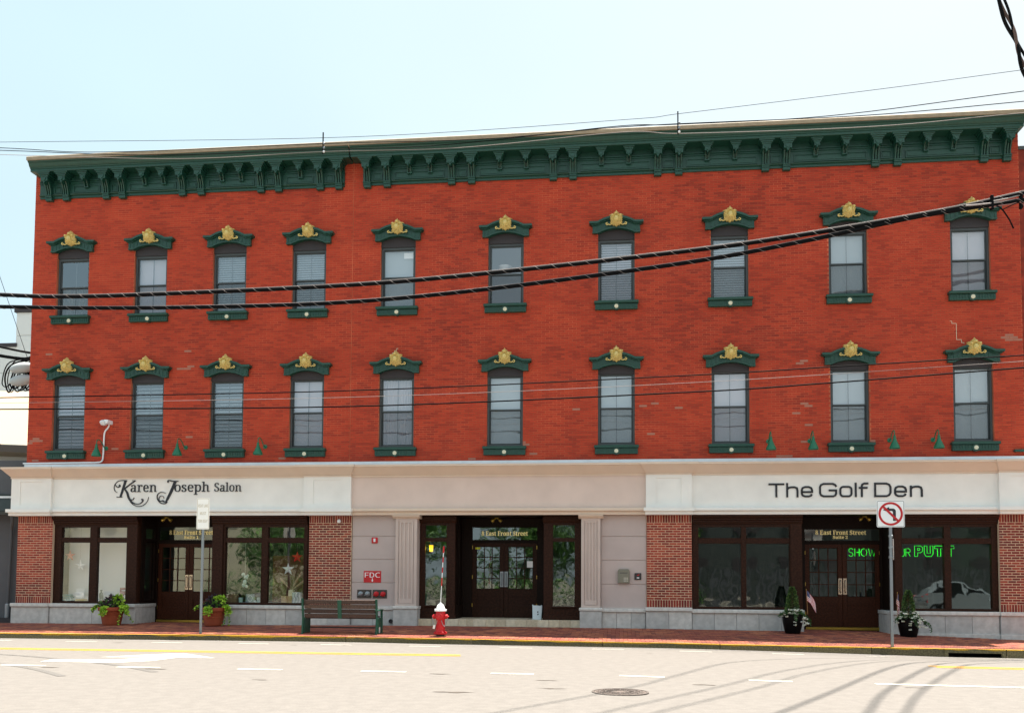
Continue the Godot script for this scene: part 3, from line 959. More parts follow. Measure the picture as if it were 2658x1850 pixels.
# ---------- shopfront pieces ----------
func frustum(m: MB, xa: float, xb: float, y0: float, z0: float, ya: float, yb2: float, grow: float, zt: float) -> void:  # block crown flaring up and out
	var lo := [Vector3(xa, y0, z0), Vector3(xb, y0, z0)]
	var hi := [Vector3(xa - grow, ya, zt), Vector3(xb + grow, ya, zt)]
	m.quad(lo[0], lo[1], hi[1], hi[0])
	m.quad(Vector3(xa, y0, 0), lo[0], hi[0], Vector3(xa - grow, ya, 0))
	m.quad(lo[1], Vector3(xb, y0, 0), Vector3(xb + grow, ya, 0), hi[1])
	m.box(xa - grow - .01, xb + grow + .01, ya, yb2, 0, zt + .012)
func sign_band(bd: Node3D, x0: float, x1: float, field: Material, fa: float, fb: float) -> void:
	var off := -bd.position
	var s := part("sign_band", bd, off)
	var m := MB.new()
	m.box(x0, x1, 3.37, 4.27, -.3, .25)
	obj("field", m, field, s)
	var l := MB.new()
	l.sweep(V2([-.3, 3.195, .3, 3.195, .3, 3.265, .33, 3.285, .38, 3.3, .38, 3.36, .35, 3.38, -.3, 3.38]), x0, x1)
	obj("lower_moulding", l, M.white_eifs if field == M.white_eifs else M.tan_eifs, s)
	var c := MB.new()
	c.sweep(V2([-.3, 4.24, .285, 4.24, .285, 4.28, .31, 4.29, .56, 4.49, .6, 4.5, .6, 4.55, -.3, 4.66]), x0 - .15, x1 + .15)
	obj("crown_moulding", c, M.tan_eifs, s)
	var fl := MB.new()
	fl.sweep(V2([-.3, 4.6, .14, 4.6, .14, 4.69, -.3, 4.71]), fa, fb)
	fl.sweep(V2([.14, 4.58, .61, 4.548, .61, 4.556, .14, 4.62]), fa, fb)
	obj("flashing", fl, M.white_metal, s)
func block_capital(bd: Node3D, x0: float, x1: float) -> void:
	var off := -bd.position
	var s := part("sign_band_block", bd, off)
	var m := MB.new()
	var px0 := x0 + .27
	var px1 := x1 - .27
	m.box(x0, px0, 3.37, 4.27, -.3, .35)
	m.box(px1, x1, 3.37, 4.27, -.3, .35)
	m.box(px0, px1, 3.37, 3.49, -.3, .35)
	m.box(px0, px1, 4.165, 4.27, -.3, .35)
	m.box(px0, px1, 3.49, 4.165, -.3, .325)
	obj("block_face", m, M.white_eifs, s)
	var l := MB.new()
	l.box(x0 - .02, x1 + .02, 3.19, 3.28, -.3, .42)
	l.box(x0 - .06, x1 + .06, 3.28, 3.372, -.3, .5)
	obj("lower_moulding", l, M.white_eifs, s)
	var c := MB.new()
	c.box(x0 - .015, x1 + .015, 4.25, 4.285, -.3, .375)
	frustum(c, x0, x1, 4.285, .36, 4.5, 4.556, .15, .63)
	obj("crown_moulding", c, M.tan_eifs, s)

var pier_left := 300
func pier(bd: Node3D, x0: float, x1: float, y0 := .69) -> void:
	var off := -bd.position
	var p := part("brick_pier", bd, off)
	var m := MB.new()
	m.box(x0, x1, y0, 3.2, -.25, .146)
	obj("mortar", m, M.mortar_cream, p)
	var meshes := {}
	var xf: Array = []
	var cl: Array = []
	var place := func(a: float, b: float, ya: float, yb: float) -> void:
		var key := "%d_%d" % [roundi((b - a) * 1000), roundi((yb - ya) * 1000)]
		if not meshes.has(key):
			var bm := MB.new()
			bm.box(-(b - a) / 2, (b - a) / 2, -(yb - ya) / 2, (yb - ya) / 2, -.03, .006, .003)
			meshes[key] = bm.mesh()
		var at := Vector3((a + b) / 2, (ya + yb) / 2, .147 + rng.randf_range(-.001, .001))
		if pier_left > 0:
			pier_left -= 1
			obj("brick", meshes[key], M.pb[rng.randi() % 6], p, at)
		else:
			xf.append(Transform3D(Basis.from_scale(Vector3(b - a, yb - ya, 1)), at))
			cl.append([lin("8c3127"), lin("9c3c2d"), lin("812a22"), lin("a54835")][rng.randi() % 4])
	for s in [[y0 + .01, y0 + .2], [2.99, 3.19]]:
		var n := roundi((x1 - x0) / .068)
		var w := (x1 - x0) / n
		for i in n: place.call(x0 + i * w + .007, x0 + (i + 1) * w - .007, s[0], s[1])
	var rows := 31
	var ph := (2.985 - (y0 + .205)) / rows
	for r in rows:
		var a := x0 + .002
		var first := true
		while a < x1 - .02:
			var w := .1 if first and r % 2 else .2
			first = false
			var b := minf(a + w - .015, x1 - .002)
			if b - a > .03: place.call(a, b, y0 + .205 + r * ph + .008, y0 + .205 + (r + 1) * ph - .008)
			a += w
	if xf.size():
		var um := MB.new()
		um.box(-.5, .5, -.5, .5, -.03, .006)
		scatter("brickwork", p, um.mesh(), M.brick, xf, cl)

func base_run(bd: Node3D, x0: float, x1: float, n: int, z: float, top := .69, lip := .05) -> void:  # stone plinth: blocks with open joints, a ledge on top
	var off := -bd.position
	var s := part("stone_plinth", bd, off)
	var w := (x1 - x0) / n
	for i in n:
		var m := MB.new()
		m.box(x0 + i * w + .003, x0 + (i + 1) * w - .003, -.25, top - .085, -.2, z, .006)
		obj("stone_block", m, M.stone[rng.randi() % 3], s)
	var l := MB.new()
	l.box(x0 - .01, x1 + .01, top - .085, top + .012, -.2, z + lip, .012)
	obj("ledge", l, M.ledge, s)

func shop_window(bd: Node3D, x0: float, x1: float, panes: Array, post: Array, glass_z := -.03) -> void:  # panes: [[xa, xb], ...]; post: extra wide posts [xa, xb]
	var off := -bd.position
	var s := part("shop_window", bd, off)
	var f := MB.new()
	f.box(x0, x1, .695, .77, -.1, .06)
	f.box(x0, x1, 2.875, 2.96, -.1, .05)
	var edges := [x0]
	for p in panes:
		edges.append(p[0])
		edges.append(p[1])
	edges.append(x1)
	for i in range(0, edges.size(), 2): f.box(edges[i], edges[i + 1], .77, 2.875, -.1, .05, .006)
	for p in panes: f.box(p[0], p[1], 2.44, 2.585, -.1, .04, .006)
	for p in post: f.box(p[0], p[1], .7, 2.96, .04, .1, .01)
	obj("frame", f, M.wood, s)
	var e := MB.new()
	e.sweep(V2([-.1, 2.955, .09, 2.955, .1, 2.985, .12, 3.0, .12, 3.04, .15, 3.06, .15, 3.1, .19, 3.13, .2, 3.194, -.1, 3.194]), x0, x1)
	obj("head_moulding", e, M.wood, s)
	for p in panes:
		obj("pane", pane_box(p[0], p[1], 2.585, 2.875, glass_z), M.glass_shop, s)
		obj("pane", pane_box(p[0], p[1], .77, 2.44, glass_z), M.glass_shop, s)

func door_leaf(bd: Node3D, x0: float, x1: float, y0: float, y1: float, z: float, hinge_left: bool, handle: Material, red: Material) -> void:
	var off := -bd.position
	var d := part("door", bd, off)
	var st := .12
	var gx0 := x0 + st
	var gx1 := x1 - st
	var gy0 := y0 + .81
	var gy1 := y1 - .1
	var m := MB.new()
	m.box(x0, gx0, y0, y1, z - .05, z, .006)
	m.box(gx1, x1, y0, y1, z - .05, z, .006)
	m.box(gx0, gx1, gy1, y1, z - .05, z - .001)
	m.box(gx0, gx1, y0, y0 + .34, z - .05, z - .001)
	m.box(gx0, gx1, gy0 - .2, gy0, z - .05, z - .001)
	m.box(gx0, gx1, y0 + .34, gy0 - .2, z - .045, z - .03)
	for q in [[gx0, gx1, y0 + .34, y0 + .365], [gx0, gx1, gy0 - .225, gy0 - .2], [gx0, gx0 + .025, y0 + .365, gy0 - .225], [gx1 - .025, gx1, y0 + .365, gy0 - .225]]: m.box(q[0], q[1], q[2], q[3], z - .03, z - .012)
	obj("leaf", m, red, d)
	var b := MB.new()
	var cw := (gx1 - gx0) / 3
	var ch := (gy1 - gy0) / 4
	for i in [1, 2]: b.box(gx0 + i * cw - .012, gx0 + i * cw + .012, gy0, gy1, z - .04, z - .008)
	for i in [1, 2, 3]: b.box(gx0, gx1, gy0 + i * ch - .012, gy0 + i * ch + .012, z - .041, z - .009)
	obj("glazing_bars", b, red, d)
	for i in 3:
		for j in 4: obj("pane", pane_box(gx0 + i * cw + .012, gx0 + (i + 1) * cw - .012, gy0 + j * ch + .012, gy0 + (j + 1) * ch - .012, z - .028 + .0015 * sin(i * 2.1 + j * 1.7 + x0)), M.glass_door, d)
	var hx := x1 - .06 if hinge_left else x0 + .06
	var h := MB.new()
	h.box(hx - .05, hx + .05, y0 + .87, y0 + 1.31, z, z + .006, .002)
	h.tube(PackedVector3Array([Vector3(hx, y0 + .92, z + .005), Vector3(hx, y0 + .93, z + .05), Vector3(hx, y0 + .97, z + .065), Vector3(hx, y0 + 1.2, z + .065), Vector3(hx, y0 + 1.25, z + .05), Vector3(hx, y0 + 1.26, z + .005)]), .014, 8)
	obj("handle", h, handle, d)
	for y in [y0 + .3, y0 + 1.1, y0 + 1.95]:
		var hg := MB.new()
		var ex := x0 if hinge_left else x1
		hg.box(ex - .012, ex + .012, y, y + .1, z - .01, z + .012)
		obj("hinge", hg, M.brass, d)
func serif(txt: String, h: float, w: float, depth: float, bold := true) -> TextMesh:   # h: em height; w > 0 only tunes nothing, kept for callers
	var f := SystemFont.new()
	f.font_names = PackedStringArray(["Droid Serif"])
	f.font_weight = 700 if bold else 400
	var t := TextMesh.new()
	t.text = txt
	t.font = f
	t.font_size = 64
	t.pixel_size = h / 64.0
	t.depth = depth
	t.curve_step = 1.5
	return t
func lettering(called: String, txt: String, x0: float, x1: float, base: float, cap: float, z: float, m: Material, parent: Node3D, off: Vector3, bold := true, depth := .01, font := "") -> void:
	var t := serif(txt, cap / .714, 0, depth, bold)
	if font:
		(t.font as SystemFont).font_names = PackedStringArray([font])
	t.horizontal_alignment = HORIZONTAL_ALIGNMENT_LEFT
	t.vertical_alignment = VERTICAL_ALIGNMENT_BOTTOM
	var bb := t.get_aabb()
	var o := obj(called, t, m, parent)
	var sx := (x1 - x0) / maxf(.01, bb.size.x)
	o.scale = Vector3(sx, 1, 1)
	# baseline: the lowest point of letters without descenders
	var low := bb.position.y
	for ch in "pgjqy,":
		if txt.contains(ch):
			low = bb.position.y + .225 * cap / .714
			break
	o.position = off + Vector3(x0 - bb.position.x * sx, base - low, z)

func entrance(bd: Node3D, x0: float, xm: float, x1: float, y0: float, y1: float, z: float, tr0: float, tr1: float, rx0: float, rx1: float, handle: Material) -> void:
	var off := -bd.position
	var e := part("entrance", bd, off)
	var f := MB.new()
	f.box(rx0, x0, y0 - .1, 3.2, z - .08, z + .03)
	f.box(x1, rx1, y0 - .1, 3.2, z - .08, z + .03)
	f.box(x0, x1, y1, tr0, z - .08, z + .02)
	f.box(x0, x1, tr1, 3.2, z - .08, z + .02)
	f.sweep(V2([z, y1 + .03, z + .05, y1 + .04, z + .05, y1 + .07, z, y1 + .08]), x0, x1)
	obj("door_frame", f, M.wood_dark, e)
	obj("transom_pane", pane_box(x0, x1, tr0, tr1, z - .02), M.glass_shop, e)
	var th := MB.new()
	th.box(x0, x1, y0 - .09, y0 - .008, z - .1, z + .06, .01)
	obj("threshold", th, M.brass, e)
	door_leaf(bd, x0 + .003, xm - .003, y0, y1, z, true, handle, M.wood_red if x0 > 0 or x0 < -10 else M.wood)
	door_leaf(bd, xm + .003, x1 - .003, y0, y1, z, false, handle, M.wood_red if x0 > 0 or x0 < -10 else M.wood)
func spot_pair(bd: Node3D, x: float, y: float, z: float) -> void:
	var s := part("spotlight", bd, -bd.position + Vector3(x, y, z))
	var m := MB.new()
	m.box(-.05, .05, -.02, .02, -.05, .05, .01)
	obj("bracket_plate", m, M.brass, s)
	for k in [-1.0, 1.0]:
		var h := MB.new()
		h.t = Transform3D(Basis(Vector3(0, 0, 1), k * 1.0), Vector3(k * .04, -.03, 0))
		h.lathe(V2([.0, -.13, .055, -.12, .05, -.06, .02, -.02, .012, .02]), Vector3.ZERO, 12)
		obj("lamp_head", h, M.brass, s)
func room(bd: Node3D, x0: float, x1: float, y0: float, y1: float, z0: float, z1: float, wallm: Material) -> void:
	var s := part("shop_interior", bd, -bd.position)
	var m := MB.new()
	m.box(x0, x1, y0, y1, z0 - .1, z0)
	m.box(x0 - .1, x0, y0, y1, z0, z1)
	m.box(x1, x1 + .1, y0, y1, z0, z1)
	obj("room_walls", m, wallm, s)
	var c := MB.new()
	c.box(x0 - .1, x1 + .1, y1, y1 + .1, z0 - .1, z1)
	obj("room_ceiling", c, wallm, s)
	var f := MB.new()
	f.box(x0 - .1, x1 + .1, y0 - .1, y0, z0 - .1, z1)
	obj("room_floor", f, M.room_floor, s)
func shell(bd: Node3D, x0: float, x1: float) -> void:
	var m := MB.new()
	m.box(x0, x0 + .3, -.3, 13.25, -12, -.301)
	m.box(x1 - .3, x1, -.3, 13.25, -12, -.301)
	m.box(x0 + .3, x1 - .3, -.3, 13.25, -12, -11.7)
	obj("side_walls", m, M.mortar_red, bd, -bd.position)
	var r := MB.new()
	r.box(x0, x1, 13.25, 13.45, -12, -.02)
	obj("roof", r, M.flash, bd, -bd.position)
	var fl := MB.new()
	fl.box(x0 + .3, x1 - .3, 4.1, 4.3, -11.7, -.301)
	obj("floor_slab", fl, M.interior, bd, -bd.position)

func left_building() -> void:
	var at := Vector3(-12.3, 0, 0)
	var b := thing("brick_building", "left red brick building, four windows wide, over the white-banded salon shopfront", "building", at, "brick buildings of the row")
	var off := -at
	var cols := [-15.88, -13.485, -11.1, -8.75]
	brick_wall(b, -17.12, -7.4802, cols, 13.3)
	shell(b, -17.12, -7.485)
	var kinds := [["cmh", "sm", "bm", "bm"], ["Bm", "Bm", "Bm", "smw"]]
	for r in 2:
		for i in 4: window(b, cols[i], ROW[r], kinds[r][i], i + r)
	cornice(b, -17.02, -7.5, -16.95, -7.74, [-16.635, -16.1, -14.86, -14.36, -12.53, -11.965, -10.18, -9.655, -8.43, -7.885], [-15.47, -13.67, -13.09, -11.33, -10.76, -9.007])
	sign_band(b, -16.11, -8.67, M.white_eifs, -17.1, -7.5)
	block_capital(b, -17.33, -16.11)
	block_capital(b, -8.67, -7.33)
	pier_left = 300
	pier(b, -8.56, -7.355)
	pier(b, -17.22, -16.15)
	base_run(b, -17.29, -16.155, 1, .25)
	base_run(b, -16.145, -13.57, 2, .2)
	base_run(b, -11.41, -8.63, 5, .2)
	base_run(b, -8.62, -7.34, 2, .25)
	boxes("plinth_return", [[-13.8, -13.573, -.2, .605, -1.0, -.201], [-11.407, -11.2, -.2, .605, -1.0, -.201]], M.stone[0], b, off, .006)
	boxes("ledge_return", [[-13.8, -13.55, .605, .7, -1.0, -.201], [-11.43, -11.2, .605, .7, -1.0, -.201]], M.ledge, b, off, .01)
	shop_window(b, -16.17, -13.6, [[-15.94, -15.07], [-14.85, -13.96]], [[-13.93, -13.61]])
	shop_window(b, -11.4, -8.63, [[-11.02, -9.97], [-9.78, -8.74]], [[-11.39, -11.08]])
	# the recess: side lights, soffit
	for q in [[-13.66, -13.57], [-11.44, -11.35]]:
		var sd := MB.new()
		sd.box(q[0], q[1], .7, .8, -1.0, -.1)
		sd.box(q[0], q[1], 2.86, 3.195, -1.0, -.1)
		sd.box(q[0], q[1], .8, 2.86, -.3, -.1)
		sd.box(q[0], q[1], .8, 2.86, -1.0, -.85)
		sd.box(q[0], q[1], 2.45, 2.57, -.85, -.3)
		obj("recess_side", sd, M.wood_dark, b, off)
	for x in [-13.61, -11.4]:
		var sp := MB.new()
		sp.quad(Vector3(x, .8, -.3), Vector3(x, .8, -.85), Vector3(x, 2.86, -.85), Vector3(x, 2.86, -.3))
		obj("side_pane", sp, M.glass_shop, b, off)
	boxes("soffit", [[-13.66, -11.35, 3.192, 3.3, -1.1, -.301], [-13.6, -11.4, 3.188, 3.194, -.3, .2]], M.wood_dark, b, off)
	entrance(b, -13.53, -12.57, -11.6, .23, 2.446, -1.0, 2.56, 2.935, -13.6, -11.4, M.nickel)
	lettering("door_lettering", "8 East Front Street", -13.2, -11.86, 2.715, .125, -.99, M.goldletter, b, off, true, .006)
	lettering("door_lettering", "Suite 1", -12.74, -12.3, 2.595, .085, -.99, M.goldletter, b, off, true, .006)
	spot_pair(b, -13.0, 3.19, -.4)
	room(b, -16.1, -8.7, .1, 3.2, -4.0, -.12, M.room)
	boxes("display_shelf", [[-16.0, -13.7, .55, .758, -.8, -.12], [-11.2, -8.72, .55, .758, -.8, -.12]], M.white, b, off)
	var bk := MB.new()
	bk.box(-16.0, -13.75, .76, 2.95, -.52, -.48)
	obj("display_backdrop", bk, M.white, b, off)
	var bk2 := MB.new()
	bk2.box(-9.95, -8.72, .76, 2.1, -.86, -.82)
	obj("display_backdrop", bk2, mat(C("6b4128"), .8), b, off)
	# shop name
	var nm := MB.new()
	var strokes := [
		[[-13.925, 4.187, -13.995, 3.952, -14.068, 3.722], [.07, .065, .055]], [[-14.183, 3.722, -14.001, 3.721], [.02]],
		[[-13.872, 4.185, -14.034, 4.194, -14.158, 4.165, -14.245, 4.071, -14.263, 3.971, -14.23, 3.893, -14.158, 3.847], [.03, .022, .018, .016, .016, .014, .008]],
		[[-14.228, 4.08, -14.196, 4.025, -14.143, 4.003, -14.093, 4.034, -14.113, 4.074], [.012, .02, .03, .045, .04]],
		[[-13.628, 4.186, -13.792, 4.078, -13.97, 3.943], [.03, .038, .034]], [[-13.729, 4.188, -13.62, 4.187], [.018]],
		[[-13.951, 3.952, -13.871, 3.851, -13.819, 3.706, -13.74, 3.597, -13.624, 3.534, -13.491, 3.528, -13.407, 3.587, -13.395, 3.641, -13.438, 3.656], [.035, .055, .06, .045, .024, .02, .03, .045, .035]],
		[[-13.769, 3.597, -13.661, 3.498, -13.508, 3.455, -13.357, 3.497, -13.256, 3.605, -13.221, 3.722], [.03, .02, .018, .016, .012, .006]],
		[[-13.77, 3.648, -13.694, 3.648, -13.652, 3.709], [.03, .02, .01]],
		[[-12.637, 4.131, -12.666, 4.153, -12.629, 4.189, -12.524, 4.166, -12.345, 4.162], [.04, .035, .025, .035, .02]],
		[[-12.439, 4.165, -12.554, 3.881, -12.672, 3.639], [.075, .075, .065]],
		[[-12.671, 3.648, -12.707, 3.585, -12.773, 3.594, -12.796, 3.612], [.055, .03, .035, .045]],
		[[-12.659, 3.579, -12.743, 3.529, -12.866, 3.555, -12.954, 3.658, -12.958, 3.784, -12.846, 3.858, -12.713, 3.821], [.02, .026, .026, .024, .02, .016, .008]],
		[[-12.789, 3.621, -12.883, 3.603, -12.913, 3.685, -12.853, 3.753, -12.781, 3.729, -12.764, 3.67], [.03, .016, .014, .012, .01, .006]]]
	for i in strokes.size():
		var p := smooth2(V2(strokes[i][0]), 8)
		nm.brush(p, widths(strokes[i][1], p.size()), .24, .27 + i * .0008)
	obj("swash_capitals", nm, M.letter, b, off)
	lettering("sign_lettering", "aren", -13.765, -12.994, 3.862, .262, .262, M.letter, b, off, false, .03)
	lettering("sign_lettering", "oseph", -12.46, -11.432, 3.862, .262, .262, M.letter, b, off, false, .03)
	lettering("sign_lettering", "Salon", -11.288, -10.503, 3.864, .238, .262, M.letter, b, off, false, .03)

func golf_letters(b: Node3D, off: Vector3) -> void:
	var P := func(a: Array) -> PackedVector2Array:
		var o := PackedVector2Array()
		for i in range(0, a.size(), 2): o.append(Vector2(3.885 + (a[i] - 605) * .003795, 3.639 + (283 - a[i + 1]) * .00397))
		return o
	var rr := func(x0: float, x1: float, y0: float, y1: float, r: float) -> Array:   # rounded box, clockwise from the right middle
		var o := []
		for k in 4:
			var cx: float = [x1 - r, x0 + r, x0 + r, x1 - r][k]
			var cy: float = [y1 - r, y1 - r, y0 + r, y0 + r][k]
			for i in 7:
				var a := PI / 2 * (k + i / 6.0)
				o.append(cx + r * cos(a)); o.append(cy + r * sin(a))
		return o
	var h := 6.5
	var st := [
		["T", [[[605, 196, 712, 196], 0], [[658, 200, 658, 283], 0]]],
		["h", [[[731, 188, 731, 283], 0], [[731, 232, 740, 220, 760, 216, 780, 216, 796, 222, 800, 238, 800, 283], 0]]],
		["e", [[[829, 248, 898, 248, 898, 236, 892, 222, 876, 215, 850, 215, 834, 222, 829, 236, 829, 258, 834, 270, 850, 277, 876, 277, 890, 272, 896, 262], 0]]],
		["G", [[[1060, 214, 1052, 202, 1036, 195, 975, 195, 958, 202, 951, 216, 951, 256, 958, 270, 975, 277, 1038, 277, 1052, 271, 1058, 258, 1058, 238, 1008, 238], 0]]],
		["o", [[rr.call(1086, 1160, 215, 277, 20), 1]]],
		["l", [[[1188, 188, 1188, 283], 0]]],
		["f", [[[1228, 283, 1228, 212, 1232, 200, 1244, 194, 1272, 194], 0], [[1207, 222, 1266, 222], 0]]],
		["D", [[[1316, 195, 1390, 195, 1408, 202, 1417, 218, 1417, 254, 1408, 270, 1390, 277, 1316, 277], 1]]],
		["e", [[[1447, 248, 1518, 248, 1518, 236, 1512, 222, 1496, 215, 1468, 215, 1452, 222, 1447, 236, 1447, 258, 1452, 270, 1468, 277, 1496, 277, 1510, 272, 1516, 262], 0]]],
		["n", [[[1550, 209, 1550, 283], 0], [[1550, 232, 1560, 220, 1580, 216, 1600, 216, 1616, 222, 1621, 238, 1621, 283], 0]]]]
	for s in st:
		var m := MB.new()
		var z := .272
		for q in s[1]:
			m.brush(P.call(q[0]), PackedFloat32Array([.05]), .245, z, q[1] == 1)
			z += .002
		obj("sign_letter", m, M.letter, b, off)

func right_building() -> void:
	var at := Vector3(1.5, 0, 0)
	var b := thing("brick_building", "right red brick building, six windows wide, with the golf shopfront and a central entrance", "building", at, "brick buildings of the row")
	var off := -at
	var cols := [-6.17, -3.123, -.08, 2.956, 6.045, 9.149]
	brick_wall(b, -7.48, 10.4, cols, 13.3)
	shell(b, -7.48, 10.4)
	var kinds := [["spw", "dw", "bm", "b", "sm", "sm"], ["cm", "sw", "sm", "smw", "sm", "sm"]]
	for r in 2:
		for i in 6: window(b, cols[i], ROW[r], kinds[r][i], i * 2 + r)
	cornice(b, -7.46, 10.38, -7.2, 10.2, [-7.06, -6.49, -4.65, -4.085, -1.81, -1.263, 1.04, 1.607, 3.905, 4.458, 6.761, 7.327, 9.507, 10.082], [-5.85, -5.257, -3.296, -2.557, -.485, .261, 2.363, 3.101, 5.218, 5.969, 8.044, 8.738])
	sign_band(b, -7.33, .7, M.pink_eifs, -7.498, 1.3)
	sign_band(b, 1.9, 9.61, M.white_eifs, 1.302, 10.6)
	block_capital(b, .7, 1.9)
	block_capital(b, 9.61, 10.75)
	pier_left = 300
	pier(b, 9.65, 10.66)
	pier(b, .72, 1.905, .735)
	base_run(b, -7.335, -6.125, 2, .15)
	base_run(b, -.46, .69, 3, .15)
	base_run(b, .695, 1.9, 2, .22, .73)
	base_run(b, 1.905, 4.77, 5, .2)
	base_run(b, 6.95, 9.6, 4, .2)
	base_run(b, 9.61, 10.7, 1, .25)
	var ft := MB.new()
	ft.box(6.93, 9.605, -.4, .14, -.1, .225, .006)
	ft.box(9.606, 10.72, -.4, .13, -.1, .275, .006)
	obj("footing", ft, M.stone[1], b, off)
	boxes("plinth_return", [[6.953, 7.2, -.2, .605, -1.0, -.201], [4.55, 4.767, -.2, .605, -1.0, -.201]], M.stone[0], b, off, .006)
	boxes("ledge_return", [[6.93, 7.2, .605, .7, -1.0, -.201], [4.55, 4.79, .605, .7, -1.0, -.201]], M.ledge, b, off, .01)
	# grooved wall panels and fluted pilasters of the middle bay
	for q in [[-7.34, -6.11], [-.49, .715]]:
		var p := part("grooved_panel", b, off)
		var bk := MB.new()
		bk.box(q[0], q[1], .69, 3.2, -.2, .085)
		obj("backing", bk, M.grey_eifs, p)
		for y in [[.7, 1.337], [1.353, 1.977], [1.993, 2.613], [2.629, 3.19]]:
			var m := MB.new()
			m.box(q[0], q[1], y[0], y[1], .07, .105, .006)
			obj("panel_course", m, M.grey_eifs, p)
	for q in [[-6.085, -5.488], [-1.013, -.5]]:
		var p := part("fluted_pilaster", b, off)
		var x0: float = q[0]
		var x1: float = q[1]
		var w := x1 - x0
		var m := MB.new()
		m.box(x0, x0 + .08, .71, 3.11, -.3, .25)
		m.box(x1 - .08, x1, .71, 3.11, -.3, .25)
		m.box(x0 + .08, x1 - .08, 3.04, 3.11, -.3, .25)
		m.box(x0 + .08, x1 - .08, .71, .78, -.3, .25)
		m.box(x0 + .08, x1 - .08, .78, 3.04, -.3, .22)
		var fw := (w - .2) / 7.0
		for i in 4: m.box(x0 + .1 + i * 2 * fw, x0 + .1 + i * 2 * fw + fw, .78, 3.04, .215, .246, .008)
		m.box(x0 + .1, x1 - .1, 2.985, 3.038, .214, .2465)
		m.box(x0 + .1, x1 - .1, .79, .91, .214, .2465)
		obj("shaft", m, M.pil_eifs, p)
		var c := MB.new()
		c.sweep(V2([-.3, 3.1, .27, 3.1, .29, 3.12, .34, 3.15, .36, 3.19, -.3, 3.19]), x0 - .075, x1 + .075)
		obj("capital", c, M.tan_eifs, p)
		var bb := MB.new()
		bb.box(x0 - .035, x1 + .035, -.2, .635, -.3, .3, .008)
		obj("base_block", bb, M.stone[2], p)
		var lg := MB.new()
		lg.box(x0 - .055, x1 + .055, .635, .715, -.3, .33, .015)
		obj("base_ledge", lg, M.ledge, p)
	# middle entrance: step, side lights, doors
	var sx := [-5.5, -5.1, -4.72, -4.35, -4.12, -3.95, -3.6, -3.35, -3.05, -2.78, -2.5, -2.2, -1.9, -1.6, -1.3, -1.035]
	for i in sx.size() - 1:
		var m := MB.new()
		m.box(sx[i] + .002, sx[i + 1] - .002, -.1, .368, -1.45, .1, .006)
		obj("step_stone", m, M.stepstone[i % 3], b, off)
	for q in [[-5.48, -4.49, -5.327, -4.734], [-2.05, -1.02, -1.795, -1.205]]:
		var s := part("side_light", b, off)
		var m := MB.new()
		m.box(q[0], q[2], .371, 3.0, -.2, -.1, .006)
		m.box(q[3], q[1], .371, 3.0, -.2, -.1, .006)
		m.box(q[2], q[3], .371, .734, -.2, -.1)
		m.box(q[2], q[3], 2.49, 2.59, -.2, -.11)
		m.box(q[2], q[3], 2.936, 3.0, -.2, -.1)
		m.box(q[0] - .02, q[1] + .02, .371, .5, -.2, -.06, .01)
		m.box(q[2] - .04, q[3] + .04, .69, .735, -.2, -.05, .01)
		m.sweep(V2([-.2, 3.0, -.09, 3.0, -.06, 3.05, -.04, 3.1, -.04, 3.196, -.2, 3.196]), q[0] - .02, q[1] + .03)
		obj("frame", m, M.wood, s)
		obj("pane", pane_box(q[2], q[3], .734, 2.49, -.15), M.glass_shop, s)
		obj("pane", pane_box(q[2], q[3], 2.59, 2.936, -.15), M.glass_shop, s)
	boxes("recess_side", [[-4.56, -4.49, .37, 3.19, -1.36, -.2], [-2.05, -1.98, .37, 3.19, -1.36, -.2]], M.wood_dark, b, off)
	boxes("recess_moulding", [[-4.49, -4.46, .75, 3.19, -.75, -.68], [-4.49, -4.46, .37, .75, -1.3, -.3]], M.wood_dark, b, off)
	boxes("soffit", [[-5.49, -1.02, 3.192, 3.3, -1.45, -.301], [-5.48, -1.03, 3.188, 3.194, -.3, .2], [4.7, 7.15, 3.192, 3.3, -1.1, -.301], [4.78, 7.06, 3.188, 3.194, -.3, .2]], M.wood_dark, b, off)
	entrance(b, -4.2, -3.28, -2.33, .372, 2.49, -1.3, 2.585, 2.94, -4.49, -2.05, M.steel)
	lettering("door_lettering", "8 East Front Street", -3.93, -2.6, 2.705, .125, -1.29, M.goldletter, b, off, true, .006)
	var pp := MB.new()
	pp.box(-2.62, -2.455, 1.8, 1.98, -1.298, -1.296)
	obj("paper_notice", pp, M.white, b, off)
	var yl := MB.new()
	yl.box(-4.11, -3.97, 2.315, 2.37, -1.298, -1.296)
	obj("yellow_sticker", yl, mat(C("c9cf2a"), .6), b, off)
	spot_pair(b, -3.45, 3.19, -.9)
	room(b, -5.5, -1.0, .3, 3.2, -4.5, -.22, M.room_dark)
	# golf shopfront
	shop_window(b, 1.93, 4.77, [[2.09, 3.2], [3.33, 4.445]], [[4.46, 4.76]])
	shop_window(b, 7.075, 9.66, [[7.29, 8.335], [8.5, 9.5]], [[7.085, 7.27]])
	boxes("recess_side", [[4.7, 4.78, .7, 3.19, -1.0, -.1], [7.06, 7.14, .7, 3.19, -1.0, -.1]], M.wood_dark, b, off)
	entrance(b, 5.03, 6.02, 7.0, .23, 2.46, -1.0, 2.565, 2.87, 4.78, 7.06, M.nickel)
	lettering("door_lettering", "8 East Front Street", 5.32, 6.655, 2.722, .118, -.99, M.goldletter, b, off, true, .006)
	lettering("door_lettering", "Suite 2", 5.78, 6.17, 2.612, .082, -.99, M.goldletter, b, off, true, .006)
	spot_pair(b, 6.5, 3.19, -.5)
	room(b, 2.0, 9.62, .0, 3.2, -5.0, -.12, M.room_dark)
	golf_letters(b, off)
	boxes("seam_mortar", [[-7.487, -7.473, 4.72, 13.2, .0, .009]], M.mortar_red, b, off)
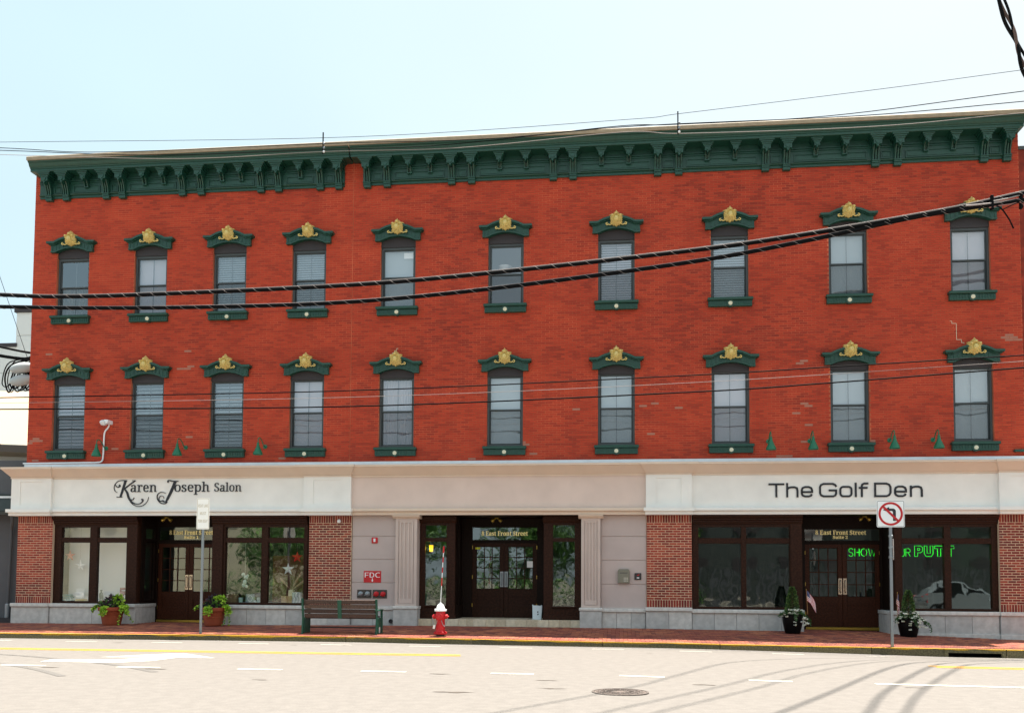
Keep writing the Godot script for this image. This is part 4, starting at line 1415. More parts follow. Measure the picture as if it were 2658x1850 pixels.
	# corner strip of brick with its metal cap, right of the cornice
	var cs := MB.new()
	cs.box(10.401, 10.57, 4.6, 12.78, -3.0, -.012)
	obj("corner_strip", cs, mat(C("a83c26"), .9, ntex(9, .01, .62, 1.0, 5), .5), b, off)
	var cc := MB.new()
	cc.box(10.401, 10.6, 12.781, 12.87, -3.05, .02)
	obj("corner_cap", cc, M.frame, b, off)
	var gb := MB.new()
	gb.box(10.1, 10.6, 4.81, 4.87, 0.0, .12, .01)
	obj("green_wall_bar", gb, M.green, b, off)

# ---------- leaves ----------
func leaf_at(m: MB, p: Vector3, d: Vector3, size: float, col: Color, wide := .55) -> void:
	var up := d.normalized()
	var s := up.cross(Vector3(rng.randfn(), rng.randfn(), rng.randfn())).normalized()
	var nn := s.cross(up) * size * .16
	m.col = col
	var a := p
	var tip := p + up * size
	var l := p + up * size * .45 + s * size * wide * .5
	var r := p + up * size * .45 - s * size * wide * .5
	m.tri(a, r + nn, tip)
	m.tri(a, tip, l + nn)
func leaf_ball(m: MB, c: Vector3, r: Vector3, n: int, size: float, cols: Array, droop := 0.0, shell_only := .6) -> void:
	for i in n:
		var u := Vector3(rng.randfn(), rng.randfn(), rng.randfn()).normalized()
		var k := pow(rng.randf_range(shell_only, 1.0), .5)
		var d := (u + Vector3(rng.randfn() * .5, rng.randfn() * .5 - droop, rng.randfn() * .5)).normalized()
		leaf_at(m, c + u * r * k, d, size * rng.randf_range(.6, 1.25), cols[rng.randi() % cols.size()] * rng.randf_range(.75, 1.2))
func vine(m: MB, a: Vector3, out: Vector3, len: float, size: float, cols: Array) -> void:
	var p := a
	var v := out.normalized()
	var k := int(len / .022)
	for i in k:
		v = (v + Vector3(rng.randfn() * .18, -.16, rng.randfn() * .18)).normalized()
		p += v * .022
		for e in 2: leaf_at(m, p, (Vector3(rng.randfn(), rng.randfn() * .4 - .2, rng.randfn()) + out * .5).normalized(), size * rng.randf_range(.7, 1.2), cols[rng.randi() % cols.size()] * rng.randf_range(.75, 1.15), .8)

func terracotta(at: Vector3, label: String, flip: float) -> void:
	var t := thing("terracotta_planter", label, "planter", at, "terracotta planters by the salon door")
	var p := MB.new()
	p.lathe(V2([.2, 0, .225, .01, .235, .03, .245, .05, .275, .22, .282, .235, .282, .255, .276, .262, .325, .4, .325, .4, .352, .405, .362, .42, .368, .49, .36, .505, .335, .505, .33, .46]), Vector3.ZERO, 36)
	obj("pot", p, M.terracotta, t)
	var s := MB.new()
	s.lathe(V2([.335, .455, .2, .47, 0, .475]), Vector3.ZERO, 20)
	obj("soil", s, M.soil, t)
	var lime := [lin("a0cc34"), lin("b6dc48"), lin("82b030")]
	var dark := [lin("352636"), lin("45303f"), lin("2a2430"), lin("54323a")]
	var gre := [lin("4c7a2e"), lin("5f8c35")]
	var rus := [lin("8a4230"), lin("6d3a2a"), lin("4c5a2a")]
	var f := MB.new()
	leaf_ball(f, Vector3(0, .57, 0), Vector3(.3, .1, .26), 480, .095, dark + gre, 0.0, .2)
	leaf_ball(f, Vector3(-.22 * flip, .58, .02), Vector3(.15, .09, .16), 160, .06, rus + gre, 0.0, .2)
	leaf_ball(f, Vector3(.02 * flip, .68, -.05), Vector3(.2, .13, .16), 180, .11, dark, 0.0, .2)
	obj("dark_foliage", f, M.leaf, t).set_meta("kind", "stuff")
	var v := MB.new()
	leaf_ball(v, Vector3(.17 * flip, .7, .0), Vector3(.14, .13, .14), 170, .085, lime, 0.0, .2)
	for k in 7: vine(v, Vector3(.3 * flip, .56, .12 - .04 * k), Vector3(.6 * flip, .1, .4), rng.randf_range(.2, .4), .075, lime)
	for k in 6: vine(v, Vector3(-.1 * flip + .03 * k, .53, .28), Vector3(0, .1, 1), rng.randf_range(.2, .45), .065, lime)
	for k in 5: vine(v, Vector3(-.32 * flip, .54, .1), Vector3(-.7 * flip, .1, .3), rng.randf_range(.15, .33), .07, lime + gre)
	for k in 2: vine(v, Vector3(.32 * flip, .54, .1), Vector3(.5 * flip, .0, .2), .62, .05, gre + lime)
	obj("trailing_vine", v, M.leaf, t).set_meta("kind", "stuff")

func us_flag(at: Vector3, label: String, lean: float, turn: float) -> void:
	var t := thing("small_flag", label, "flag", at, "small flags stuck in the black planters")
	t.rotation = Vector3(0, turn, lean)
	var s := MB.new()
	s.tube(PackedVector3Array([Vector3.ZERO, Vector3(0, .62, 0)]), .005, 6)
	obj("stick", s, mat(C("a77b4a"), .6), t)
	var k := MB.new()
	k.blob(Vector3(0, .625, 0), Vector3(.009, .014, .009), 8, 5)
	obj("gilt_tip", k, M.brass, t)
	var cl := MB.new()
	var rowsn := 13
	for i in rowsn:
		for j in 12:
			var y0 := .6 - .26 * i / rowsn
			var y1 := .6 - .26 * (i + 1) / rowsn
			var f := func(u: float, y: float) -> Vector3:
				return Vector3(.006 + u * .2, y - .2 * u * u - .12 * u, .022 * sin(u * 9.0 + y * 12.0))
			cl.col = lin("b3203a") if i % 2 == 0 else lin("f6f2f4")
			if i < 7 and j < 5:
				cl.col = lin("27315c") if (i + j) % 2 == 0 else lin("5b6488")
			cl.quad(f.call(j / 12.0, y1), f.call((j + 1) / 12.0, y1), f.call((j + 1) / 12.0, y0), f.call(j / 12.0, y0))
	obj("cloth", cl, M.paint, t)

func topiary(at: Vector3, label: String, h: float, sway: float) -> void:
	var t := thing("black_planter", label, "planter", at, "black planters by the golf door")
	var p := MB.new()
	p.lathe(V2([.17, 0, .185, .01, .215, .12, .245, .28, .258, .42, .262, .47, .268, .485, .255, .49, .24, .45]), Vector3.ZERO, 32)
	obj("pot", p, M.black, t)
	var s := MB.new()
	s.lathe(V2([.243, .44, .1, .45, 0, .455]), Vector3.ZERO, 20)
	obj("soil", s, M.soil, t)
	var st := MB.new()
	st.tube(PackedVector3Array([Vector3(0, .44, 0), Vector3(0, h - .1, 0)]), .012, 6)
	obj("stem", st, mat(C("4a3826"), .9), t)
	var f := MB.new()
	var box_green := [lin("34522a"), lin("466835"), lin("2a4422"), lin("6d8a48")]
	for i in 1900:
		var u := rng.randf()
		var y := .46 + (h - .46) * u
		var r := .165 * pow(1.0 - u, .6) + .02
		var a := rng.randf() * TAU
		var k := pow(rng.randf_range(.3, 1.0), .5)
		var d := Vector3(cos(a), rng.randf_range(-.2, .9), sin(a))
		leaf_at(f, Vector3(cos(a) * r * k, y, sin(a) * r * k), d, rng.randf_range(.03, .055), box_green[rng.randi() % 4] * rng.randf_range(.7, 1.3), .7)
	obj("clipped_cone", f, M.leaf, t).set_meta("kind", "stuff")
	var v := MB.new()
	var gr := [lin("37592c"), lin("4a6f36"), lin("2c4a26")]
	leaf_ball(v, Vector3(0, .5, .03), Vector3(.27, .09, .24), 420, .06, gr, .1, .3)
	for k in 5: vine(v, Vector3(.22 * sway, .47, .1), Vector3(.6 * sway, .1, .3), rng.randf_range(.2, .5), .045, gr)
	for k in 4: vine(v, Vector3(-.22 * sway, .5, .08), Vector3(-.6 * sway, .15, .2), rng.randf_range(.1, .22), .05, gr)
	for k in 3: vine(v, Vector3(.05 * sway, .47, .25), Vector3(0, .1, 1), rng.randf_range(.1, .3), .045, gr)
	obj("trailing_leaves", v, M.leaf, t).set_meta("kind", "stuff")
	var w := MB.new()
	var wh := [lin("eef0e2"), lin("dfe5cf"), lin("f4f4ee")]
	for i in 64:
		var a := rng.randf() * TAU
		var rr := rng.randf_range(.12, .3)
		var c := Vector3(cos(a) * rr, .52 + rng.randfn() * .06 - (.1 if rr > .26 else 0.0), sin(a) * rr * .8 + .05)
		if i < 12: c = Vector3(sway * rng.randf_range(-.05, .33), rng.randf_range(.2, .45), .24 + rng.randf() * .06)
		for k in 6: leaf_at(w, c, Vector3(cos(k * 1.05), rng.randf_range(-.2, .5), sin(k * 1.05) + .5), .048, wh[rng.randi() % 3], .9)
	obj("white_flowers", w, M.leaf, t).set_meta("kind", "stuff")

# ---------- street furniture ----------
func bench() -> void:
	var t := thing("park_bench", "slatted wooden bench with green metal frame, its back to the road", "bench", Vector3(-6.85, .085, 2.6))
	var zt := func(y: float) -> float: return .16 + (y - .38) * .16
	for i in 4:
		var y: float = .4 + i * .114
		var m := MB.new()
		m.t = Transform3D(Basis(Vector3(1, 0, 0), .16), Vector3(0, y + .05, zt.call(y + .05)))
		m.box(-.9, .9, -.051, .051, -.018, .018, .008)
		obj("back_slat", m, M.bench_wood[i % 3], t)
	for i in 4:
		var m := MB.new()
		m.box(-.9, .9, .405, .44, .08 - i * .112, .18 - i * .112, .008)
		obj("seat_slat", m, M.bench_wood[(i + 1) % 3], t)
	for s in [-1.0, 1.0]:
		var fr := part("end_frame", t, Vector3(s * .935, 0, 0))
		var m := MB.new()
		m.tube(PackedVector3Array([Vector3(0, 0, .235), Vector3(0, .38, .19), Vector3(0, .62, .225), Vector3(0, .865, .27)]), .028, 4)
		m.box(-.03, .03, 0, .4, -.3, -.23, .008)
		m.box(-.025, .025, .36, .405, -.28, .2, .006)
		m.box(-.02, .02, .02, .36, -.22, .17)
		obj("upright", m, M.bench_green, fr)
		var a := MB.new()
		a.box(-.045, .045, .575, .61, -.32, .24, .012)
		a.box(-.025, .025, .4, .58, -.3, -.24, .006)
		obj("armrest", a, M.bench_green, fr)
	var mid := MB.new()
	mid.t = Transform3D(Basis(Vector3(1, 0, 0), .16), Vector3(0, .62, zt.call(.62) + .026))
	mid.box(-.05, .05, -.24, .22, -.006, .008, .003)
	obj("centre_strap", mid, M.bench_green, t)
	var br := MB.new()
	br.box(-.9, .9, .13, .16, -.28, -.255)
	br.box(-.9, .9, .375, .404, .02, .06)
	obj("stretcher", br, M.dark_panel, t)
	var stk := MB.new()
	stk.box(.957, .959, .04, .18, -.05, .06)
	obj("white_sticker", stk, M.white, t)

func hydrant() -> void:
	var t := thing("fire_hydrant", "red fire hydrant with white bonnet and chained caps on the kerb side", "fire hydrant", Vector3(-4.31, .075, 2.9))
	var p := MB.new()
	p.lathe(V2([.1, -.02, .1, .05]), Vector3.ZERO, 20)
	obj("ground_pipe", p, M.dark_panel, t)
	var m := MB.new()
	m.lathe(V2([0, .05, .155, .05, .162, .06, .162, .09, .15, .1, .118, .118, .108, .14, .105, .4, .118, .43, .12, .52, .112, .56, .11, .6, .13, .605, .13, .61]), Vector3.ZERO, 28)
	for k in 8:
		var a := TAU * k / 8 + .2
		m.blob(Vector3(cos(a) * .14, .105, sin(a) * .14), Vector3(.016, .016, .016), 6, 4)
	obj("barrel", m, M.red, t)
	var bn := MB.new()
	bn.lathe(V2([0, .6, .145, .6, .148, .612, .148, .638, .14, .645, .105, .65, .1, .69, .085, .735, .055, .775, .025, .79, .022, .815, .0, .818]), Vector3.ZERO, 28)
	for k in 8:
		var a := TAU * k / 8
		bn.blob(Vector3(cos(a) * .127, .65, sin(a) * .127), Vector3(.015, .013, .015), 6, 4)
	obj("bonnet", bn, M.white, t)
	for d in [Vector3(-1, 0, 0), Vector3(1, 0, 0), Vector3(0, 0, 1)]:
		var c := MB.new()
		var big: bool = d.z > .5
		var r := .08 if big else .055
		c.t = Transform3D(Basis(Quaternion(Vector3.UP, d)), Vector3(0, .475, 0))
		c.lathe(V2([r * .85, .08, r * .85, .125, r, .13, r, .165, r * .9, .178, r * .35, .182, r * .32, .205, 0, .208]), Vector3.ZERO, 18)
		obj("nozzle_cap", c, M.red, t)
	for s in [-1.0, 1.0]:
		var ch := MB.new()
		var pts: Array = []
		for k in 9:
			var u := k / 8.0
			pts.append(Vector3(s * lerpf(.19, .05, u), .45 - .17 * sin(u * PI) - .06 * u, .06 + .09 * u))
		ch.tube(smooth3(pts, 3), .008, 6)
		obj("chain", ch, M.steel, t)
	var tg := MB.new()
	tg.t = Transform3D(Basis(Vector3(0, 0, 1), -.25), Vector3(-.13, .23, .13))
	tg.box(-.025, .025, -.045, .045, -.002, .002)
	obj("white_tag", tg, M.white, t)
	var rod := thing("hydrant_marker", "thin red and white striped marker rod standing on the hydrant", "marker rod", Vector3(-4.31, .89, 2.9))
	var len := 1.36
	var k := 0
	var y := 0.0
	for seg in [.4, .2, .12, .13, .12, .13, .1, .16]:
		var sm := MB.new()
		var rr := .011 if k % 2 == 0 else .014
		if k == 7: rr = .02
		sm.tube(PackedVector3Array([Vector3(y * .055 / len * 1.2, y, 0), Vector3((y + seg) * .055 / len * 1.2, y + seg, 0)]), rr, 8)
		obj("white_band" if k % 2 == 0 else "red_band", sm, M.white if k % 2 == 0 else M.red, rod)
		y += seg
		k += 1

func rounded(w: float, h: float, r: float) -> PackedVector2Array:
	var o := PackedVector2Array()
	for k in 4:
		var c := Vector2([w - r, -w + r, -w + r, w - r][k], [h - r, h - r, -h + r, -h + r][k])
		for i in 6:
			var a := PI / 2 * (k + i / 5.0)
			o.append(c + Vector2(cos(a), sin(a)) * r)
	return o
func sign_posts() -> void:
	var t := thing("street_sign", "tall narrow white sign on a grey post beside the salon planter", "street sign", Vector3(-10.31, .085, 3.05))
	var p := MB.new()
	p.box(-.03, .03, -.05, 3.35, -.02, .02, .006)
	obj("post", p, M.steel, t)
	var pl := MB.new()
	pl.prism(rounded(.165, .39, .03), .022, .028)
	obj("plate", pl, mat(C("fdfcf7"), .4), t, Vector3(0, 2.96, 0))
	var bd := MB.new()
	var o := rounded(.148, .373, .02)
	bd.brush(o, PackedFloat32Array([.008]), .0275, .0295, true)
	obj("border", bd, mat(C("b9a98a"), .5), t, Vector3(0, 2.96, 0))
	for q in [["RIGHT LANE", 3.12, .125], ["MUST", 2.93, .08], ["TURN RIGHT", 2.74, .125]]:
		lettering("faded_lettering", q[0], -q[2], q[2], q[1], .075, .0285, mat(C("cfc7b4"), .5), t, Vector3.ZERO, true, .002, "Droid Sans")
	var n := thing("street_sign", "square no left turn sign with red ring on a perforated steel post", "street sign", Vector3(6.11, .0, 3.3))
	var np := MB.new()
	np.box(-.03, .03, -.05, 2.98, -.03, .03, .004)
	for i in 26: np.box(-.008, .008, .2 + i * .1, .216 + i * .1, .03, .0315)
	obj("post", np, M.steel, n)
	var pc := MB.new()
	for y in [2.46, 1.98, 2.2]: pc.box(-.042, .042, y, y + .05, -.042, .042, .006)
	obj("post_clamp", pc, M.steel, n)
	var np2 := MB.new()
	np2.prism(rounded(.305, .305, .035), .036, .041)
	obj("plate", np2, M.white, n, Vector3(0, 2.99, 0))
	var nb := MB.new()
	nb.brush(rounded(.29, .29, .028), PackedFloat32Array([.008]), .0405, .0425, true)
	obj("border", nb, M.letter, n, Vector3(0, 2.99, 0))
	var arrow := MB.new()
	arrow.prism(V2([.115, -.16, .05, -.16, .05, .045, .03, .065, -.03, .065, -.03, .03, -.17, .09, -.03, .155, -.03, .12, .06, .12, .1, .1, .115, .07]), .0405, .0435)
	obj("left_arrow", arrow, M.letter, n, Vector3(0, 2.99, 0))
	var ring := MB.new()
	var rp := PackedVector2Array()
	for k in 48: rp.append(Vector2(cos(TAU * k / 48), sin(TAU * k / 48)) * .243)
	ring.brush(rp, PackedFloat32Array([.048]), .0405, .0455, true)
	var c := .707 * .235
	ring.brush(V2([-c, c, c, -c]), PackedFloat32Array([.05]), .0405, .0465)
	obj("red_ring_and_bar", ring, M.sign_red, n, Vector3(0, 2.99, 0))
	var sd := MB.new()
	sd.box(.045, .052, 1.95, 2.42, -.2, .06, .002)
	obj("side_plate", sd, mat(C("d9cdc8"), .5), n)

func gooseneck(x: float, label: String, splay: float) -> void:
	var t := thing("gooseneck_lamp", label, "wall lamp", Vector3(x, 5.15, 0), "green gooseneck lamps over the shop signs")
	var w := MB.new()
	w.t = Transform3D(Basis(Vector3(1, 0, 0), PI / 2), Vector3.ZERO)
	w.lathe(V2([.0, -.01, .06, 0, .06, .02, .03, .03, .0, .035]), Vector3.ZERO, 16)
	obj("wall_plate", w, M.green_lamp, t)
	var a := MB.new()
	a.tube(smooth3([Vector3(0, 0, .02), Vector3(splay * .2, .02, .12), Vector3(splay * .5, .13, .22), Vector3(splay * .8, .2, .36), Vector3(splay, .16, .45), Vector3(splay, .05, .47)], 6), .014, 8)
	obj("arm", a, M.green_lamp, t)
	var s := MB.new()
	s.lathe(V2([.02, .06, .035, .05, .035, .0]), Vector3(splay, 0, .47), 16)
	s.lathe(V2([.128, -.285, .135, -.28, .12, -.22, .085, -.14, .05, -.07, .035, 0, 0, .01]), Vector3(splay, 0, .47), 24)
	s.lathe(V2([.0, -.1, .06, -.12, .09, -.17, .128, -.285]), Vector3(splay, 0, .47), 24)
	obj("shade", s, M.green_lamp, t)

func wall_fittings() -> void:
	for q in [[-14.68, "green gooseneck lamp beside the white pipe, first over the salon sign", -.03], [-12.28, "green gooseneck lamp between second and third salon windows", -.03], [-9.93, "green gooseneck lamp over the end of the salon sign, right of the third window", -.03]]: gooseneck(q[0], q[1], q[2])
	for q in [[3.93, "green gooseneck lamp just right of the fourth window of the right building", 0.0], [5.0, "green gooseneck lamp just left of the fifth window of the right building", .0], [7.03, "green gooseneck lamp just right of the fifth window, above the golf sign", .0], [8.12, "green gooseneck lamp just left of the last window, above the golf sign", .0]]: gooseneck(q[0], q[1], q[2])
	var cm := thing("security_camera", "white security camera on brick wall above its white conduit", "camera", Vector3(-14.6, 5.87, 0))
	var m := MB.new()
	m.box(-.02, .1, -.04, .07, .0, .3, .015)
	obj("housing", m, M.white, cm)
	var dm := MB.new()
	dm.lathe(V2([.0, -.1, .07, -.08, .1, -.03, .11, .0, .1, .03, .06, .06, 0, .07]), Vector3(-.05, .0, .24), 18)
	obj("dome", dm, M.white_metal, cm)
	var pipe := MB.new()
	pipe.tube(smooth3([Vector3(-14.58, 5.82, .06), Vector3(-14.62, 5.74, .05), Vector3(-14.72, 5.62, .04), Vector3(-14.74, 5.4, .04), Vector3(-14.75, 4.95, .04), Vector3(-14.78, 4.78, .05), Vector3(-14.9, 4.735, .1), Vector3(-15.3, 4.73, .12), Vector3(-17.15, 4.72, .12)], 5), .022, 8)
	tag(obj("conduit_pipe", pipe, M.white), "thin white conduit bending from the camera along the top of the salon sign band", "pipe")
	var wc := thing("ball_camera", "small white ball camera high on the brick pier right of the salon", "camera", Vector3(-7.7, 3.03, .15))
	var wm := MB.new()
	wm.blob(Vector3(0, 0, .05), Vector3(.055, .055, .055), 14, 8)
	obj("ball", wm, M.white, wc)
	var wb := MB.new()
	wb.box(-.02, .02, .0, .06, -.005, .04)
	obj("mount", wb, M.white, wc)
	# fire fittings on the grooved panel
	var sb := thing("fire_alarm_strobe", "small red fire alarm strobe on the grooved panel above the red plate", "alarm", Vector3(-6.7, 2.51, .106))
	m = MB.new()
	m.box(-.085, .085, -.08, .08, 0, .04, .012)
	obj("body", m, M.red, sb)
	m = MB.new()
	m.box(-.03, .03, -.045, .05, .04, .06, .01)
	obj("lens", m, M.white, sb)
	var fd := thing("fdc_sign", "red plate with white FDC letters and a down arrow", "sign", Vector3(-6.755, 1.51, .106))
	m = MB.new()
	m.box(-.245, .245, -.16, .16, 0, .006)
	obj("plate", m, M.red, fd)
	lettering("white_letters", "FDC", -.215, .215, -.02, .135, .0065, M.white, fd, Vector3.ZERO, true, .004, "Droid Sans Mono")
	m = MB.new()
	m.prism(V2([-.012, -.04, .012, -.04, .012, -.1, .032, -.1, 0, -.145, -.032, -.1, -.012, -.1]), .006, .009)
	obj("down_arrow", m, M.white, fd)
	for q in [[-6.975, "dark plate with two grey fire hose inlets, left of the red-capped pair", M.steel], [-6.54, "dark plate with two red-capped fire hose inlets under the FDC plate", M.red]]:
		var pl := thing("hose_inlet_plate", q[1], "fire hose inlet", Vector3(q[0], 1.037, .106), "fire hose inlets under the FDC sign")
		m = MB.new()
		m.box(-.2, .2, -.117, .117, 0, .02, .006)
		obj("plate", m, mat(C("4a4644"), .5, null, 1, .5), pl)
		for s in [-.095, .095]:
			var c := MB.new()
			c.t = Transform3D(Basis(Vector3(1, 0, 0), PI / 2), Vector3(s, 0, 0))
			c.lathe(V2([.07, .02, .07, .05, .055, .06, .05, .09, .03, .1, 0, .102]), Vector3.ZERO, 18)
			c.t = Transform3D(Basis(Vector3(0, 0, 1), .5), Vector3(s, 0, 0))
			c.box(-.085, .085, -.012, .012, .05, .075, .004)
			obj("inlet_cap", c, q[2], pl)
	var mb := thing("intercom_box", "grey metal drop box with keypad on the right grooved panel", "mailbox", Vector3(.115, 1.55, .106))
	m = MB.new()
	m.box(-.155, .155, -.175, .175, 0, .1, .012)
	m.prism(V2([-.155, .17, .155, .17, .12, .2, -.12, .2]), .01, .09)
	obj("box", m, mat(C("7d7b6e"), .55, null, 1, .3), mb)
	m = MB.new()
	m.box(-.1, .1, .09, .105, .1, .104)
	obj("slot", m, M.dark_panel, mb)
	m = MB.new()
	for i in 3:
		for j in 3: m.box(.0 + i * .04, .028 + i * .04, -.13 + j * .04, -.104 + j * .04, .1, .104)
	obj("keypad", m, mat(C("b9b7ab"), .5), mb)
	var ac := thing("access_reader", "small dark access reader with a red mark, right of the drop box", "card reader", Vector3(.49, 1.557, .106))
	m = MB.new()
	m.box(-.09, .09, -.09, .09, 0, .03, .008)
	obj("body", m, mat(C("2b2426"), .4), ac)
	m = MB.new()
	m.prism(V2([-.03, .03, .01, .015, .05, .06, .015, .05]), .03, .033)
	obj("red_mark", m, M.red, ac)
	m = MB.new()
	m.box(-.03, .035, -.05, -.025, .03, .033)
	obj("white_mark", m, M.white, ac)
	var ph := MB.new()
	ph.t = Transform3D(Basis(Vector3(1, 0, 0), PI / 2), Vector3(-6.21, .3, .15))
	ph.lathe(V2([.055, 0, .055, .05, .045, .05, .045, .0]), Vector3.ZERO, 16)
	ph.lathe(V2([.045, .02, 0, .02]), Vector3.ZERO, 16)
	tag(obj("pipe_outlet", ph, M.dark_panel), "dark pipe outlet low in the stone plinth left of the fluted pilaster base", "pipe")
	var bag := thing("paper_bag", "pale blue paper bag left standing on the entrance step", "bag", Vector3(-2.23, .37, -.3))
	m = MB.new()
	m.prism(V2([-.125, 0, .11, .0, .135, .36, .12, .395, .07, .37, -.02, .385, -.1, .38, -.135, .41, -.13, .3]), -.06, .06)
	obj("bag_body", m, mat(C("c9d6dc"), .8), bag)
	m = MB.new()
	m.prism(V2([.0, .18, .035, .19, .03, .23, .0, .22]), .06, .063)
	m.prism(V2([.0, .12, .04, .13, .035, .165, .005, .155]), .06, .063)
	obj("dark_print", m, M.letter, bag)

func star(at: Vector3, r: float, m: Material, label: String) -> void:
	var s := MB.new()
	var c := [Vector3(0, 0, .035), Vector3(0, 0, -.035)]
	for i in 10:
		var a := PI / 2 + TAU * i / 10
		var b := PI / 2 + TAU * (i + 1) / 10
		var p := Vector3(cos(a), sin(a), 0) * (r if i % 2 == 0 else r * .4)
		var q := Vector3(cos(b), sin(b), 0) * (r if i % 2 == 1 else r * .4)
		s.trih(p, q, c[0], Vector3(0, 0, 1))
		s.trih(p, q, c[1], Vector3(0, 0, -1))
	var t := thing("hanging_star", label, "ornament", at, "stars hung in the salon windows")
	obj("star_body", s, m, t)
	var w := MB.new()
	w.tube(PackedVector3Array([Vector3(0, r, 0), Vector3(0, 3.1 - at.y, 0)]), .002, 4)
	obj("thread", w, M.strand, t)
func display() -> void:
	var z := -.28
	star(Vector3(-15.86, 2.07, z), .17, mat(C("e08a78"), .7), "pale coral star hanging at the left edge of the first salon window")
	star(Vector3(-15.55, 1.77, z - .02), .19, mat(C("f0f1f2"), .6), "white star hanging in the left salon window")
	star(Vector3(-9.04, 2.05, z), .17, mat(C("d3201c"), .5), "red star hanging in the right salon window")
	star(Vector3(-9.3, 1.71, z), .18, mat(C("dfe6e4"), .5), "white star hanging below the red star")
	var sh := .76
	var add := func(called: String, label: String, cat: String, at: Vector3, m: MB, mt: Material) -> void:
		tag(obj(called, m, mt, null, at), label, cat, "things on the salon display shelves")
	var m := MB.new()
	m.t = Transform3D(Basis(Vector3(1, 0, 0), -.1), Vector3.ZERO)
	m.box(-.12, .12, 0, .25, -.004, .004)
	add.call("white_card", "white card propped up in the left salon window", "card", Vector3(-15.5, sh + .11, -.24), m, M.white)
	m = MB.new()
	m.box(-.15, .15, 0, .035, -.1, .1, .01)
	m.box(-.14, .13, .035, .065, -.09, .09, .01)
	add.call("book_stack", "gilt-edged books lying under the white card", "books", Vector3(-15.47, sh, -.28), m, mat(C("b59b50"), .5))
	m = MB.new()
	m.box(-.2, .2, 0, .06, -.12, .12, .02)
	m.box(-.18, .17, .062, .13, -.11, .11, .025)
	m.box(-.17, .15, .132, .19, -.1, .1, .025)
	add.call("folded_towels", "stack of folded teal towels at the left window edge", "towels", Vector3(-15.93, sh, -.3), m, mat(C("5f9a9c"), .9))
	m = MB.new()
	m.lathe(V2([0, 0, .06, 0, .06, .2, .05, .24, .02, .26, .02, .3, .03, .3, .03, .33, 0, .33]), Vector3.ZERO, 16)
	add.call("pump_bottle", "grey-green pump bottle in the left salon window", "bottle", Vector3(-14.85, sh, -.25), m, mat(C("5d7a7a"), .4))
	m = MB.new()
	m.lathe(V2([0, 0, .05, 0, .075, .2, .07, .2, .05, .02, 0, .02]), Vector3.ZERO, 16)
	add.call("white_cup", "white cup between bottle and round pot in the left salon window", "cup", Vector3(-14.62, sh, -.25), m, M.white)
	m = MB.new()
	m.blob(Vector3(0, .1, 0), Vector3(.095, .1, .09), 16, 10)
	add.call("round_pot", "pale round pot in the left salon window", "pot", Vector3(-14.41, sh, -.25), m, mat(C("a9c4cc"), .5))
	m = MB.new()
	m.t = Transform3D(Basis(Vector3(1, 0, 0), -.08), Vector3.ZERO)
	m.col = lin("8a3a56"); m.box(-.12, .12, .12, .4, -.004, .004)
	m.col = lin("4a6a84"); m.box(-.12, .12, 0, .12, -.004, .004)
	m.col = lin("d9d2dc"); m.box(-.07, .07, .3, .33, .004, .006)
	m.blob(Vector3(.04, .14, .0), Vector3(.06, .07, .006), 12, 6)
	add.call("small_poster", "small purple poster standing at the right of the left salon window", "poster", Vector3(-14.16, sh, -.22), m, M.paint)
	# right window
	m = MB.new()
	m.box(-.16, .16, 0, .12, -.12, .12, .006)
	m.box(-.15, .15, .122, .24, -.11, .11, .006)
	m.box(-.02, .02, .241, .243, -.11, .11)
	add.call("carton", "two stacked brown cartons in the right salon window corner", "box", Vector3(-10.93, sh, -.3), m, mat(C("7d6a48"), .8))
	m = MB.new()
	m.lathe(V2([0, 0, .05, 0, .065, .14, .06, .14, .05, .02, 0, .02]), Vector3.ZERO, 16)
	add.call("mint_cup", "pale mint cup beside the cartons", "cup", Vector3(-10.66, sh, -.25), m, mat(C("a9cdbf"), .5))
	m = MB.new()
	m.t = Transform3D(Basis(Vector3(1, 0, 0), -.12), Vector3.ZERO)
	m.col = lin("7d8c90"); m.box(-.13, .13, 0, .24, -.01, .01, .004)
	m.col = lin("c9d2d2")
	var rp := PackedVector2Array()
	for k in 20: rp.append(Vector2(cos(TAU * k / 20) * .07, .12 + sin(TAU * k / 20) * .08))
	m.brush(rp, PackedFloat32Array([.014]), .01, .013, true)
	add.call("framed_card", "grey card with a pale ring printed on it, on the salon shelf", "card", Vector3(-10.39, sh, -.25), m, M.paint)
	m = MB.new()
	m.blob(Vector3(0, .035, 0), Vector3(.035, .035, .035), 12, 8)
	add.call("white_ball", "small white ball next to the grey card", "ball", Vector3(-10.23, sh, -.24), m, M.white)
	m = MB.new()
	m.box(-.045, .045, 0, .15, -.03, .03, .004)
	add.call("white_box", "small upright white box right of the white ball", "box", Vector3(-10.13, sh, -.25), m, mat(C("b9c6c6"), .5))
	m = MB.new()
	m.blob(Vector3(0, .12, 0), Vector3(.06, .07, .05), 12, 8)
	m.blob(Vector3(-.04, .03, .0), Vector3(.05, .06, .045), 10, 6)
	m.blob(Vector3(.03, .25, .0), Vector3(.07, .06, .05), 12, 8)
	m.blob(Vector3(-.05, .33, .0), Vector3(.06, .055, .05), 10, 8)
	m.blob(Vector3(.08, .3, .0), Vector3(.04, .04, .04), 10, 8)
	m.blob(Vector3(.05, .0, 0), Vector3(.04, .05, .04), 10, 6)
	m.tube(PackedVector3Array([Vector3(0, .36, 0), Vector3(0, 1.8, 0)]), .002, 4)
	add.call("hanging_plush", "pale plush figure hanging in the right salon window", "toy", Vector3(-10.56, 1.22, -.28), m, mat(C("b9d2c8"), .9))
	m = MB.new()
	m.box(-.16, .16, 0, .2, -.1, .1, .005)
	add.call("wooden_crate", "light wooden block under the vase", "box", Vector3(-9.3, sh, -.3), m, mat(C("a98a5a"), .7))
